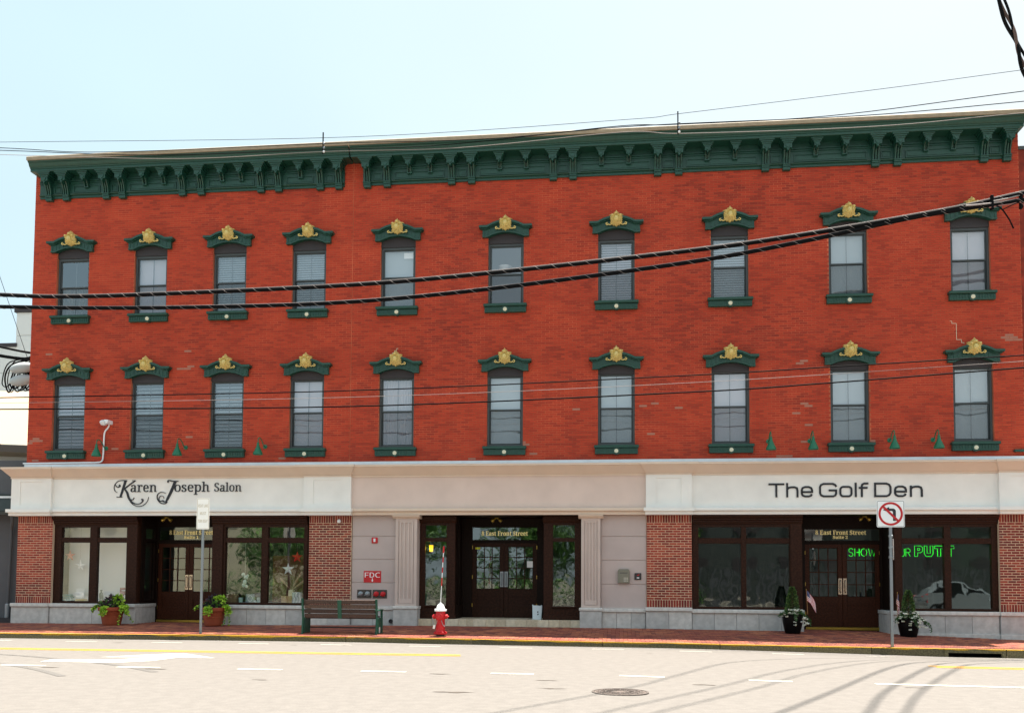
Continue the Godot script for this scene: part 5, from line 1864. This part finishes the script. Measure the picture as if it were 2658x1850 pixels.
	var v := thing("vase", "cream square vase of dry plumes in the right salon window", "vase", Vector3(-9.2, sh + .2, -.3), "things on the salon display shelves")
	m = MB.new()
	m.box(-.07, .07, 0, .17, -.06, .06, .006)
	obj("vase_body", m, mat(C("d6cba6"), .6), v)
	for q in [[-.33, .34], [.3, .52], [.4, .28], [.22, .4]]:
		m = MB.new()
		var p := smooth3([Vector3(0, .15, 0), Vector3(q[0] * .35, .17 + q[1] * .3, .01), Vector3(q[0] * .8, .17 + q[1] * .75, .01), Vector3(q[0], .17 + q[1], .0)], 5)
		m.tube(p, .03, 7, widths([.1, .12, .7, 1.2, 1.0, .25], p.size()))
		obj("dry_plume", m, mat(C("b08f72"), .95), v)
	var zb := thing("striped_bag", "white and black striped gift bag at the right window edge", "bag", Vector3(-9.0, sh, -.22), "things on the salon display shelves")
	m = MB.new()
	m.box(-.13, .13, 0, .3, -.05, .05, .004)
	obj("bag_body", m, M.white, zb)
	m = MB.new()
	for i in 6:
		var x := -.115 + i * .043
		m.brush(smooth2(V2([x, .29, x + .012, .2, x - .006, .12, x + .014, .01]), 5), PackedFloat32Array([.016]), .05, .0525)
	obj("black_stripes", m, M.letter, zb)

func neon() -> void:
	var t := thing("neon_sign", "green neon sign glowing behind the golf shop glass", "neon sign", Vector3(8.0, 2.16, -2.5))
	var gm := StandardMaterial3D.new()
	gm.albedo_color = C("2cff4a")
	gm.emission_enabled = true
	gm.emission = C("35ff3c")
	gm.emission_energy_multiplier = .3
	var put := func(strokes: Array, x0: float, w: float, h: float, rr: float) -> void:
		var m := MB.new()
		for s in strokes:
			var p := PackedVector3Array()
			for i in range(0, s.size(), 2): p.append(Vector3(x0 + s[i] * w, .02 + s[i + 1] * h, 0))
			m.tube(p, rr, 6)
		obj("neon_letter", m, gm, t)
	var S := [[.95, .85, .7, 1.0, .3, 1.0, .05, .8, .15, .58, .8, .42, .95, .2, .7, .0, .3, .0, .05, .15]]
	var H := [[0, 0, 0, 1], [1, 0, 1, 1], [0, .5, 1, .5]]
	var O := [[.5, 0, .15, .15, 0, .5, .15, .85, .5, 1, .85, .85, 1, .5, .85, .15, .5, 0]]
	var W := [[0, 1, .25, 0, .5, .8, .75, 0, 1, 1]]
	var Y := [[0, 1, .5, .5, 1, 1], [.5, .5, .5, 0]]
	var U := [[0, 1, 0, .2, .25, 0, .75, 0, 1, .2, 1, 1]]
	var R := [[0, 0, 0, 1, .7, 1, 1, .85, 1, .6, .7, .5, 0, .5], [.55, .5, 1, 0]]
	var x := -1.46
	for q in [[S, .13], [H, .12], [O, .17], [W, .19]]:
		put.call(q[0], x, q[1], .22, .0085)
		x += q[1] + .045
	x = -.4
	for q in [[Y, .13], [O, .15], [U, .12], [R, .12]]:
		put.call(q[0], x, q[1], .22, .0085)
		x += q[1] + .04
	var P2 := [[.0, 0, 0, 1, .75, 1, 1, .85, 1, .5, .75, .35, .38, .35, .38, 0, 0, 0], [.38, .58, .38, .78, .62, .78, .66, .68, .62, .58, .38, .58]]
	var U2 := [[0, 1, 0, .25, .2, 0, .8, 0, 1, .25, 1, 1, .68, 1, .68, .3, .32, .3, .32, 1, 0, 1]]
	var T2 := [[0, 1, 1, 1, 1, .74, .68, .74, .68, 0, .32, 0, .32, .74, 0, .74, 0, 1]]
	x = .36
	for q in [[P2, .22], [U2, .24], [T2, .24], [T2, .24]]:
		put.call(q[0], x, q[1], .3, .009)
		x += q[1] + .045
	var bar := MB.new()
	bar.box(-1.55, 1.5, .34, .36, -.03, -.01)
	obj("mounting_rail", bar, M.dark_panel, t)
	for k in 3:
		var l := OmniLight3D.new()
		l.name = "neon_light"
		add_child(l, true)
		l.position = Vector3(6.85 + k * 1.05, 2.3, -2.4)
		l.light_color = C("35ff3c")
		l.light_energy = .012
		l.light_size = .1
		l.omni_range = 20
		l.omni_attenuation = 2
		l.shadow_enabled = true
	# lit wall lantern in the lobby
	var ln := thing("lobby_lantern", "lit yellow wall lantern behind the left side light of the middle entrance", "lantern", Vector3(-5.24, 2.32, -.5))
	var em := StandardMaterial3D.new()
	em.albedo_color = C("ffd23a")
	em.emission_enabled = true
	em.emission = C("ffc928")
	em.emission_energy_multiplier = .5
	var b := MB.new()
	b.lathe(V2([0, -.1, .05, -.1, .06, .08, 0, .08]), Vector3.ZERO, 14)
	obj("lantern_glass", b, em, ln)
	b = MB.new()
	b.lathe(V2([.065, .08, .03, .13, .01, .16, 0, .16]), Vector3.ZERO, 14)
	b.lathe(V2([0, -.13, .03, -.12, .06, -.1]), Vector3.ZERO, 14)
	b.box(-.25, -.02, .1, .12, -.01, .01)
	obj("lantern_cap", b, M.dark_panel, ln)
	var ll := OmniLight3D.new()
	ll.name = "lantern_light"
	add_child(ll)
	ll.position = Vector3(-5.24, 2.3, -.42)
	ll.light_color = C("ffcf50")
	ll.light_energy = .015
	ll.light_size = .05
	ll.omni_range = 20
	ll.omni_attenuation = 2
	ll.shadow_enabled = true

# ---------- wires ----------
func wires() -> void:
	var W := {
		"a": [[Vector3(-22.71, 13.56, 1.95), Vector3(-16.73, 13.24, 2.2), Vector3(-6.92, 12.71, 2.61), Vector3(.05, 12.65, 2.93), Vector3(1.59, 12.71, 3), Vector3(6.11, 12.94, 3.23), Vector3(9.17, 13.13, 3.4), Vector3(15.15, 13.49, 3.72)], .006, "hair-thin wire crossing the sky above the roof edge"],
		"b": [[Vector3(-22.83, 13.79, 1.77), Vector3(-16.86, 13.18, 2), Vector3(-13.72, 12.86, 2.12), Vector3(-7.61, 12.68, 2.38), Vector3(-3.23, 12.51, 2.57), Vector3(.06, 12.6, 2.73), Vector3(1.4, 12.54, 2.79), Vector3(4.93, 12.48, 2.97), Vector3(9.24, 12.73, 3.2), Vector3(15.22, 13.08, 3.52)], .01, "dark wire in front of the green cornice, top of the three on spacers"],
		"c": [[Vector3(-22.83, 13.67, 1.76), Vector3(-16.86, 13.11, 2), Vector3(-12.4, 12.69, 2.18), Vector3(-7.61, 12.52, 2.38), Vector3(-4.4, 12.43, 2.52), Vector3(.06, 12.57, 2.73), Vector3(4.93, 12.44, 2.97), Vector3(7.08, 12.44, 3.08), Vector3(9.24, 12.49, 3.2), Vector3(15.23, 12.62, 3.52)], .01, "dark wire in front of the green cornice, middle of the three on spacers"],
		"d": [[Vector3(-22.83, 13.51, 1.76), Vector3(-16.86, 12.99, 2), Vector3(-11.54, 12.54, 2.21), Vector3(-7.61, 12.47, 2.38), Vector3(-4, 12.33, 2.54), Vector3(.06, 12.44, 2.73), Vector3(1.6, 12.3, 2.8), Vector3(5.95, 12.15, 3.02), Vector3(9.23, 12.22, 3.2), Vector3(15.22, 12.35, 3.52)], .007, "pale wire in front of the cornice brackets, lowest of the three on spacers"],
		"e": [[Vector3(-22.87, 6.39, 1.31), Vector3(-16.88, 6.35, 1.6), Vector3(-6.97, 6.28, 2.07), Vector3(1.6, 6.41, 2.54), Vector3(4.91, 6.51, 2.73), Vector3(8.55, 6.62, 2.96), Vector3(9.19, 6.64, 3), Vector3(15.17, 6.93, 3.38)], .017, "dark cable across the second-floor windows, uppermost of three"],
		"f": [[Vector3(-22.87, 6.26, 1.31), Vector3(-16.88, 6.2, 1.6), Vector3(-6.97, 6.11, 2.07), Vector3(1.6, 6.23, 2.54), Vector3(9.18, 6.5, 3), Vector3(15.17, 6.72, 3.36)], .006, "thin cable across the second-floor windows, between two thicker ones"],
		"g": [[Vector3(-22.86, 6.13, 1.31), Vector3(-16.87, 6.03, 1.6), Vector3(-6.97, 5.87, 2.07), Vector3(1.59, 6, 2.54), Vector3(4.9, 6.13, 2.73), Vector3(9.18, 6.35, 3), Vector3(15.16, 6.66, 3.37)], .02, "dark cable across the second-floor windows, lowest of three"]}
	for k in W:
		var m := MB.new()
		m.tube(smooth3(W[k][0], 8), W[k][1], 6)
		var o := obj("overhead_wire", m, M.strand if k == "d" or k == "f" else M.cable)
		tag(o, W[k][2], "wire", "overhead wires along the street")
	var T := [[[Vector3(-23.1, 9.79, 1.1), Vector3(-17.13, 9.28, 1.4), Vector3(-15.28, 9.15, 1.49), Vector3(-12.58, 9.09, 1.64), Vector3(-7.06, 9.08, 1.94), Vector3(-3.26, 9.21, 2.17), Vector3(1.61, 9.5, 2.47), Vector3(4.26, 9.73, 2.65), Vector3(7.65, 10.14, 2.88), Vector3(9.27, 10.42, 3), Vector3(15.17, 11.45, 3.43)], .052, "thick lashed cable bundle across the third-floor windows, upper of the pair"],
		[[Vector3(-23.1, 9.27, 1.09), Vector3(-17.12, 8.94, 1.4), Vector3(-14.36, 8.79, 1.54), Vector3(-10.82, 8.67, 1.73), Vector3(-7.05, 8.63, 1.94), Vector3(-3.26, 8.8, 2.17), Vector3(1.61, 9.21, 2.47), Vector3(4.26, 9.56, 2.65), Vector3(6.66, 9.97, 2.81), Vector3(7.71, 10.1, 2.89), Vector3(9.27, 10.25, 3), Vector3(15.23, 10.74, 3.43)], .048, "thick lashed cable bundle across the third-floor windows, lower of the pair"]]
	for q in T:
		var t := thing("cable_bundle", q[2], "cable", Vector3.ZERO, "lashed cable bundles")
		var p := smooth3(q[0], 10)
		var m := MB.new()
		m.tube(p, q[1], 10)
		obj("bundled_cables", m, M.cable, t)
		var up := PackedVector3Array()
		for v in p: up.append(v + Vector3(0, q[1] + .006, 0))
		m = MB.new()
		m.tube(up, .008, 6)
		obj("messenger_strand", m, M.strand, t)
		var hp := PackedVector3Array()
		var len := 0.0
		for i in p.size() - 1:
			var d := p[i + 1] - p[i]
			var steps := maxi(1, int(d.length() / .04))
			for s in steps:
				var a := len * TAU / .42
				hp.append(p[i] + d * (float(s) / steps) + Vector3(0, cos(a), sin(a)) * (q[1] + .004))
				len += d.length() / steps
		m = MB.new()
		m.tube(hp, .0042, 4)
		obj("lashing_wire", m, M.strand, t)
	for q in [[-7.62, 12.62, 2.38, "wire spacer on the cornice wires over the seam between the two buildings"], [1.42, 12.5, 2.8, "wire spacer on the cornice wires above the right building"]]:
		var s := thing("wire_spacer", q[3], "insulator", Vector3(q[0], q[1], q[2]), "spacers on the cornice wires")
		var m := MB.new()
		m.box(-.015, .015, -.22, .36, -.012, .012, .004)
		obj("bar", m, M.cable, s)
		for y in [-.16, -.06, .06]:
			m = MB.new()
			m.blob(Vector3(.03, y, .02), Vector3(.03, .035, .03), 10, 6)
			obj("insulator", m, M.white if y < -.1 else M.steel, s)
	# frayed ends and clamps by the right edge
	var fr := thing("cable_junction", "tangle of clamps and loose cable ends where the bundles near the right edge", "cable", Vector3(8.6, 10.2, 2.96))
	for q in [[[-.6, -.02, .02, -.1, .0, .05, .5, .08, .03], .02, 1], [[-.25, -.05, .05, .1, -.08, .06, .3, -.35, .08, .42, -.62, .08], .018, 0], [[-.1, -.1, .05, .15, -.06, .06, .45, -.02, .05, .8, .12, .02], .014, 2], [[.2, -.16, .06, .5, -.02, .05, .8, .05, .03], .013, 0], [[.5, .1, .05, .7, -.1, .06, 1.1, -.35, .06], .015, 2], [[.0, .05, .06, .4, .12, .06, 1.0, .3, .03], .016, 1]]:
		var pts: Array = []
		for i in range(0, q[0].size(), 3): pts.append(Vector3(q[0][i], q[0][i + 1], q[0][i + 2]))
		var m := MB.new()
		m.tube(smooth3(pts, 5), q[1], 6)
		obj("loose_cable", m, [M.cable, M.strand, mat(C("9b6a62"), .6)][q[2]], fr)
	for x in [-.02, .62]:
		var m := MB.new()
		m.box(x - .03, x + .03, -.14, .2, -.03, .07, .008)
		obj("clamp", m, M.cable, fr)
	# splice cases hanging left of the building
	var sp := thing("splice_cases", "two grey oval splice cases in a tangle of black cable loops", "cable equipment", Vector3(-18.2, 7.6, -1.5))
	for y in [.22, -.16]:
		var m := MB.new()
		m.t = Transform3D(Basis(Vector3(0, 0, 1), .12), Vector3(.05, y, .35))
		m.blob(Vector3.ZERO, Vector3(.4, .17, .16), 18, 10)
		m.t = Transform3D()
		obj("splice_case", m, mat(C("aab1b2"), .5), sp)
	for k in 9:
		var m := MB.new()
		var x := -.75 + k * .09
		var pts: Array = [Vector3(.3 + rng.randf() * .2, .55 + .04 * k, .1), Vector3(x + .25, .35 + rng.randf() * .15, .15), Vector3(x, .0 - rng.randf() * .2, .12), Vector3(x + .12, -.5 + rng.randf() * .2, .1), Vector3(x + .35, -.3 + rng.randf() * .3, .12), Vector3(.35, .1 + rng.randf() * .2, .2)]
		m.tube(smooth3(pts, 7), rng.randf_range(.014, .026), 6)
		obj("cable_loop", m, M.cable, sp)
	for q in [[[Vector3(-24, 10.2, -1.2), Vector3(-20.5, 8.95, -1.3), Vector3(-18.6, 8.45, -1.4), Vector3(-17.3, 8.25, -1.5)], .035, "black cable drooping to the splice cases, upper of two"], [[Vector3(-24, 9.6, -1.2), Vector3(-20.5, 8.6, -1.3), Vector3(-18.6, 8.2, -1.4), Vector3(-17.3, 8.15, -1.5)], .05, "thicker black cable drooping to the splice cases, lower of two"]]:
		var m := MB.new()
		m.tube(smooth3(q[0], 8), q[1], 8)
		tag(obj("drooping_cable", m, M.cable), q[2], "cable", "cables left of the building")
	var gw := MB.new()
	gw.tube(PackedVector3Array([Vector3(-20.5, 12.4, -2.6), Vector3(-17.6, 5.0, -2.6)]), .009, 5)
	tag(obj("guy_wire", gw, M.cable), "thin slanting guy wire in front of the white building at far left", "wire")
	var cb := thing("corner_cables", "thick twisted cables running up past the top right corner of the view", "cable", Vector3.ZERO)
	var top := [Vector3(9.42, 16.9, 1.0), Vector3(9.72, 15.9, 1.0), Vector3(9.95, 15.2, 1.0), Vector3(10.12, 14.6, 1.0), Vector3(10.35, 13.9, 1.0), Vector3(10.9, 12.4, 1.0)]
	for k in 3:
		var p := smooth3(top, 10)
		var h := PackedVector3Array()
		for i in p.size():
			var a := i * .3 + k * 2.1
			h.append(p[i] + Vector3(cos(a) * .04 + k * .05, 0, sin(a) * .04))
		var m := MB.new()
		m.tube(h, .045 - k * .006, 8)
		obj("twisted_strand", m, [M.cable, mat(C("5a463e"), .7), M.cable][k], cb)
	# cables that cross high above the street, over the top of the view; the sun throws their shadows on the road
	var high := [
		[[9.6, 4.3, 7.3, 5.5, 5.75, 6.7, 4.6, 8.5, 2.72, 12.6, 1.67, 14.85, .2, 18.0], .05, "cable high above the street throwing the leftmost of three dark curved shadows on the road"],
		[[10.2, 4.2, 7.8, 5.4, 6.2, 6.75, 5.3, 8.3, 3.6, 12.1, 2.6, 14.9, 1.3, 18.2], .05, "cable high above the street throwing the middle one of three dark curved shadows"],
		[[10.6, 4.3, 8.2, 5.6, 6.6, 6.9, 5.7, 8.5, 4.05, 12.1, 3.0, 14.9, 1.8, 18.2], .045, "cable high above the street throwing the rightmost of three dark curved shadows"],
		[[8.4, 4.6, 5.6, 5.9, 4.2, 7.2, 2.6, 9.6, 1.5, 11.9, -.2, 15.2, -1.6, 18.0], .03, "cable high above the street, left one of a faint pair of shadows beside the manhole"],
		[[8.8, 4.7, 6.0, 6.0, 4.6, 7.3, 3.0, 9.8, 1.9, 12.1, .2, 15.4, -1.2, 18.2], .03, "cable high above the street, right one of a faint pair of shadows beside the manhole"],
		[[7.4, 4.7, 4.6, 5.9, 3.05, 6.9, 1.91, 8.2, .87, 10.8, .08, 12.8, -1.3, 15.3, -2.8, 18.0], .03, "cable high above the street whose faint shadow runs past the manhole"]]
	for q in high:
		var pts: Array = []
		for i in range(0, q[0].size(), 2): pts.append(Vector3(q[0][i] + .13 * 17.0, 17.0, q[0][i + 1] - .156 * 17.0))
		var m := MB.new()
		m.tube(smooth3(pts, 8), q[1] * .62, 6)
		tag(obj("high_cable", m, M.cable), q[2], "cable", "cables crossing above the street")

# ---------- neighbours and what the glass reflects ----------
func neighbours() -> void:
	var g := thing("grey_building", "low dark grey stucco building with a drainpipe, left of the brick row", "building", Vector3(-22, 0, -.3))
	var off := Vector3(22, 0, .3)
	var m := MB.new()
	m.box(-28, -17.36, -.3, 3.35, -9, -.3)
	obj("wall", m, M.grey_stucco, g, off)
	m = MB.new()
	m.box(-28, -17.13, 3.85, 4.86, -9, -.25)
	obj("parapet", m, M.grey_stucco, g, off)
	m = MB.new()
	m.sweep(V2([-.5, 3.33, .14, 3.3, .16, 3.36, -.1, 3.7, -.2, 3.8, -.2, 3.86, -.5, 3.86]), -28, -17.36)
	obj("canopy_roof", m, M.slate, g, off)
	m = MB.new()
	m.sweep(V2([.05, 3.23, .2, 3.23, .22, 3.33, .05, 3.33]), -28, -17.34)
	obj("gutter", m, M.slate, g, off)
	m = MB.new()
	m.sweep(V2([-.2, 3.74, -.12, 3.74, -.12, 3.8, -.2, 3.8]), -28, -17.36)
	obj("flashing", m, M.white_metal, g, off)
	m = MB.new()
	m.tube(smooth3([Vector3(-17.45, 3.22, .12), Vector3(-17.47, 3.05, .05), Vector3(-17.6, 2.9, -.12), Vector3(-17.66, 2.7, -.2), Vector3(-17.68, 1.5, -.2), Vector3(-17.7, .6, -.2)], 5), .045, 8)
	obj("drainpipe", m, M.grey_stucco, g, off)
	m = MB.new()
	m.lathe(V2([.06, 0, .07, .02, .07, .4, .06, .42]), Vector3(-17.7, .25, -.2), 12)
	obj("drainpipe_boot", m, M.steel, g, off)
	m = MB.new()
	m.box(-28, -17.4, -.3, .26, -.3, -.15)
	obj("plinth", m, M.dark_panel, g, off)
	var h := thing("shingled_house", "cream shingled roof with deep dark eave behind the grey building", "house", Vector3(-22, 0, -6))
	off = Vector3(22, 0, 6)
	m = MB.new()
	m.box(-32, -18.2, 3.0, 5.6, -12, -3.4)
	obj("wall", m, mat(C("c9c5ba"), .8), h, off)
	m = MB.new()
	var e := -2.7
	m.quad(Vector3(-34, 6.35, e), Vector3(-17.5, 5.62, e), Vector3(-17.5, 8.5, -9), Vector3(-34, 9.2, -9))
	m.quadh(Vector3(-34, 6.2, e), Vector3(-17.5, 5.47, e), Vector3(-17.5, 5.3, -3.4), Vector3(-34, 6.0, -3.4), Vector3(0, -1, 0))
	obj("roof", m, M.shingle, h, off)
	m = MB.new()
	m.quad(Vector3(-34, 6.1, e + .02), Vector3(-17.5, 5.37, e + .02), Vector3(-17.5, 5.6, e + .02), Vector3(-34, 6.33, e + .02))
	obj("fascia_board", m, mat(C("5a5148"), .8), h, off)
	var a := thing("white_apartment_building", "tall white panelled building far behind at the left", "building", Vector3(-40, 0, -32))
	off = Vector3(40, 0, 32)
	for q in [[-60, -38.3, 16.1], [-38.3, -26, 18.3]]:
		var y := 0.0
		while y < q[2] - .01:
			var pm := MB.new()
			pm.box(q[0], q[1], y + .02, minf(y + 2.4, q[2]), -40, -30, .02)
			obj("panel_course", pm, M.white_panel, a, off)
			y += 2.4
		var cp := MB.new()
		cp.box(q[0] - .1, q[1] + .1, q[2], q[2] + .22, -40.1, -29.9)
		obj("dark_coping", cp, M.dark_panel, a, off)
	m = MB.new()
	m.box(-41, -39.05, 9.2, 12.4, -29.98, -29.95)
	obj("window", m, M.dark_panel, a, off)
	# across the street, seen only mirrored in the glass
	for q in [[-46.0, -24.0, 8.0, "cream plastered building across the street, mirrored in the salon glass", "cfc6ae"], [3.2, 26.0, 8.6, "dark grey building across the street, mirrored in the golf shop glass", "434a49"]]:
		var b := thing("opposite_building", q[3], "building", Vector3((q[0] + q[1]) / 2, 0, 36), "buildings across the street")
		off = -b.position
		m = MB.new()
		m.box(q[0], q[1], -.3, q[2], 36.2, 46)
		obj("wall", m, mat(C(q[4]), .9), b, off)
		m = MB.new()
		m.box(q[0] - .2, q[1] + .2, q[2], q[2] + .4, 36.0, 46.2)
		obj("parapet", m, M.white_eifs, b, off)
		var x: float = q[0] + 1.2
		while x < q[1] - 2:
			for y in ([1.0, 4.6] if q[0] > 0 else [5.2]):
				m = MB.new()
				m.box(x, x + 1.4, y, y + 2.0, 36.1, 36.19)
				obj("window", m, M.dark_panel, b, off)
			x += 2.9
	for q in [[-20.0, 31.5, 7.0, "round leafy tree across the street, mirrored in the salon door glass"], [-13.5, 33.5, 8.2, "tall leafy tree across the street, left of the middle entrance"], [-6.0, 32.0, 7.6, "leafy tree across the street, mirrored in the middle entrance glass"], [1.5, 33.0, 8.4, "broad leafy tree across the street, right of the middle entrance"]]:
		var t := thing("street_tree", q[3], "tree", Vector3(q[0], .1, q[1]), "trees across the street")
		m = MB.new()
		m.tube(smooth3([Vector3.ZERO, Vector3(.05, 1.2, 0), Vector3(-.05, 2.4, .1), Vector3(.1, q[2] - 1.5, 0)], 4), .2, 10, widths([1.2, .8, .6, .2], 13))
		obj("trunk", m, mat(C("5a4a3c"), .95), t)
		var f := MB.new()
		var gs := [lin("3d6a28"), lin("4f7a30"), lin("2c4f20"), lin("66903a")]
		for k in 24:
			var u := Vector3(rng.randfn(), rng.randfn() * .8, rng.randfn()).normalized() * rng.randf_range(.5, 1.9)
			leaf_ball(f, Vector3(0, q[2] * .52, 0) + u * Vector3(1.9, 1.35, 1.3), Vector3.ONE * rng.randf_range(.9, 1.4), 300, .27, gs, .2, .3)
		obj("crown", f, M.leaf, t).set_meta("kind", "stuff")
	var hd := thing("clipped_hedge", "low leafy hedge along the opposite pavement, mirrored in the entrance glass", "hedge", Vector3(-10, .14, 28.4))
	var hf := MB.new()
	for k in 60: leaf_ball(hf, Vector3(-15 + k * .5, .75, rng.randf_range(-.1, .1)), Vector3(.5, .75, .5), 90, .2, [lin("3d6a28"), lin("4f7a30"), lin("2c4f20"), lin("66903a")], .1, .4)
	obj("hedge_leaves", hf, M.leaf, hd).set_meta("kind", "stuff")
	var fc := thing("board_fence", "grey board fence behind the parked car across the street, mirrored in the golf windows", "fence", Vector3(17, .14, 28.3))
	var bm := MB.new()
	bm.box(-.085, .085, 0, 1.9, -.012, .012)
	var bmesh := bm.mesh()
	for k in 150: obj("board", bmesh, [M.slate, M.grey_stucco][k % 2 if k % 7 else 0], fc, Vector3(-13.4 + k * .18, rng.randf_range(-.02, .02), 0))
	boxes("rail", [[-13.5, 13.6, .4, .48, .012, .05], [-13.5, 13.6, 1.4, 1.48, .012, .05]], M.slate, fc, Vector3.ZERO)
	car(Vector3(15.6, yroad(15.6, 19.5), 19.5))

func car(at: Vector3) -> void:
	var t := thing("parked_car", "silver hatchback parked across the street, mirrored in the right golf window", "car", at)
	var paint := mat(C("9aa3a6"), .25, null, 1, .5)
	paint.clearcoat_enabled = true
	var m := MB.new()
	m.prism(smooth2(V2([-2.1, .35, -2.15, .75, -2.0, .95, -1.7, 1.0, 1.0, .98, 1.75, .86, 2.15, .72, 2.2, .4, 2.0, .3, -1.95, .28]), 4, true), -.86, .86)
	obj("body", m, paint, t)
	m = MB.new()
	var lo := V2([-1.95, .97, -1.75, 1.3, -1.4, 1.48, -.3, 1.52, .35, 1.42, 1.15, .98])
	var cc := lo.size()
	for i in cc:
		var a := lo[i]
		var b := lo[(i + 1) % cc]
		var ia := .82 - (a.y - .97) * .35
		var ib := .82 - (b.y - .97) * .35
		m.quadh(Vector3(a.x, a.y, -ia), Vector3(b.x, b.y, -ib), Vector3(b.x, b.y, ib), Vector3(a.x, a.y, ia), Vector3(a.x + b.x + .8, (a.y + b.y) - 2.2, 0))
	for s in [-1.0, 1.0]:
		for i in range(1, cc - 1):
			var q: Array[Vector3] = []
			for p in [lo[0], lo[i], lo[i + 1]]: q.append(Vector3(p.x, p.y, s * (.82 - (p.y - .97) * .35)))
			m.trih(q[0], q[1], q[2], Vector3(0, 0, s))
	obj("cabin", m, paint, t)
	for s in [-1.0, 1.0]:
		for w in [[-1.6, -1.35, -.35, -.42, 1.02, 1.4], [-.25, -.25, .72, .2, 1.02, 1.4]]:
			m = MB.new()
			var z0: float = s * (.826 - .05 * .35 + .006)
			var z1: float = s * (.826 - .43 * .35 + .006)
			m.quadh(Vector3(w[0], w[4], z0), Vector3(w[2], w[4], z0), Vector3(w[3], w[5], z1), Vector3(w[1], w[5], z1), Vector3(0, .3, s))
			obj("window", m, M.black, t)
		for x in [-1.35, 1.35]:
			var wh := part("wheel", t, Vector3(x, .32, s * .78))
			m = MB.new()
			m.t = Transform3D(Basis(Vector3(1, 0, 0), PI / 2), Vector3.ZERO)
			m.lathe(V2([.2, -.1, .3, -.1, .33, -.07, .33, .07, .3, .1, .2, .1]), Vector3.ZERO, 24)
			obj("tyre", m, M.black, wh)
			m = MB.new()
			m.t = Transform3D(Basis(Vector3(1, 0, 0), PI / 2), Vector3.ZERO)
			m.lathe(V2([0, -.08, .2, -.09, .2, .09, 0, .08]), Vector3.ZERO, 18)
			obj("rim", m, M.steel, wh)
		m = MB.new()
		m.box(-2.17, -1.95, .72, .95, s * .84 - .1, s * .84 + .03, .02)
		obj("tail_light", m, M.red, t)
		m = MB.new()
		m.box(1.95, 2.2, .62, .76, s * .7 - .14, s * .7 + .12, .02)
		obj("headlight", m, M.white, t)

func _ready() -> void:
	rng.seed = 20
	noise.seed = 7
	noise.frequency = .05
	noise.fractal_octaves = 3
	light_and_camera()
	materials()
	setting()
	hood_shapes()
	left_building()
	right_building()
	neighbours()
	wires()
	wall_fittings()
	display()
	neon()
	bench()
	hydrant()
	sign_posts()
	terracotta(Vector3(-13.96, .125, .72), "terracotta pot of trailing plants left of the salon door", 1.0)
	terracotta(Vector3(-11.02, .14, .72), "terracotta pot of trailing plants right of the salon door, behind the sign post", 1.0)
	topiary(Vector3(4.37, .135, .8), "black pot with clipped cone shrub left of the golf door", 1.16, 1.0)
	topiary(Vector3(7.2, .06, .8), "black pot with clipped cone shrub right of the golf door", 1.18, 1.0)
	us_flag(Vector3(4.72, .62, .95), "small striped flag leaning over the left black planter", .05, .1)
	us_flag(Vector3(6.9, .56, .9), "small striped flag furled beside the right black planter", -.1, 1.1)
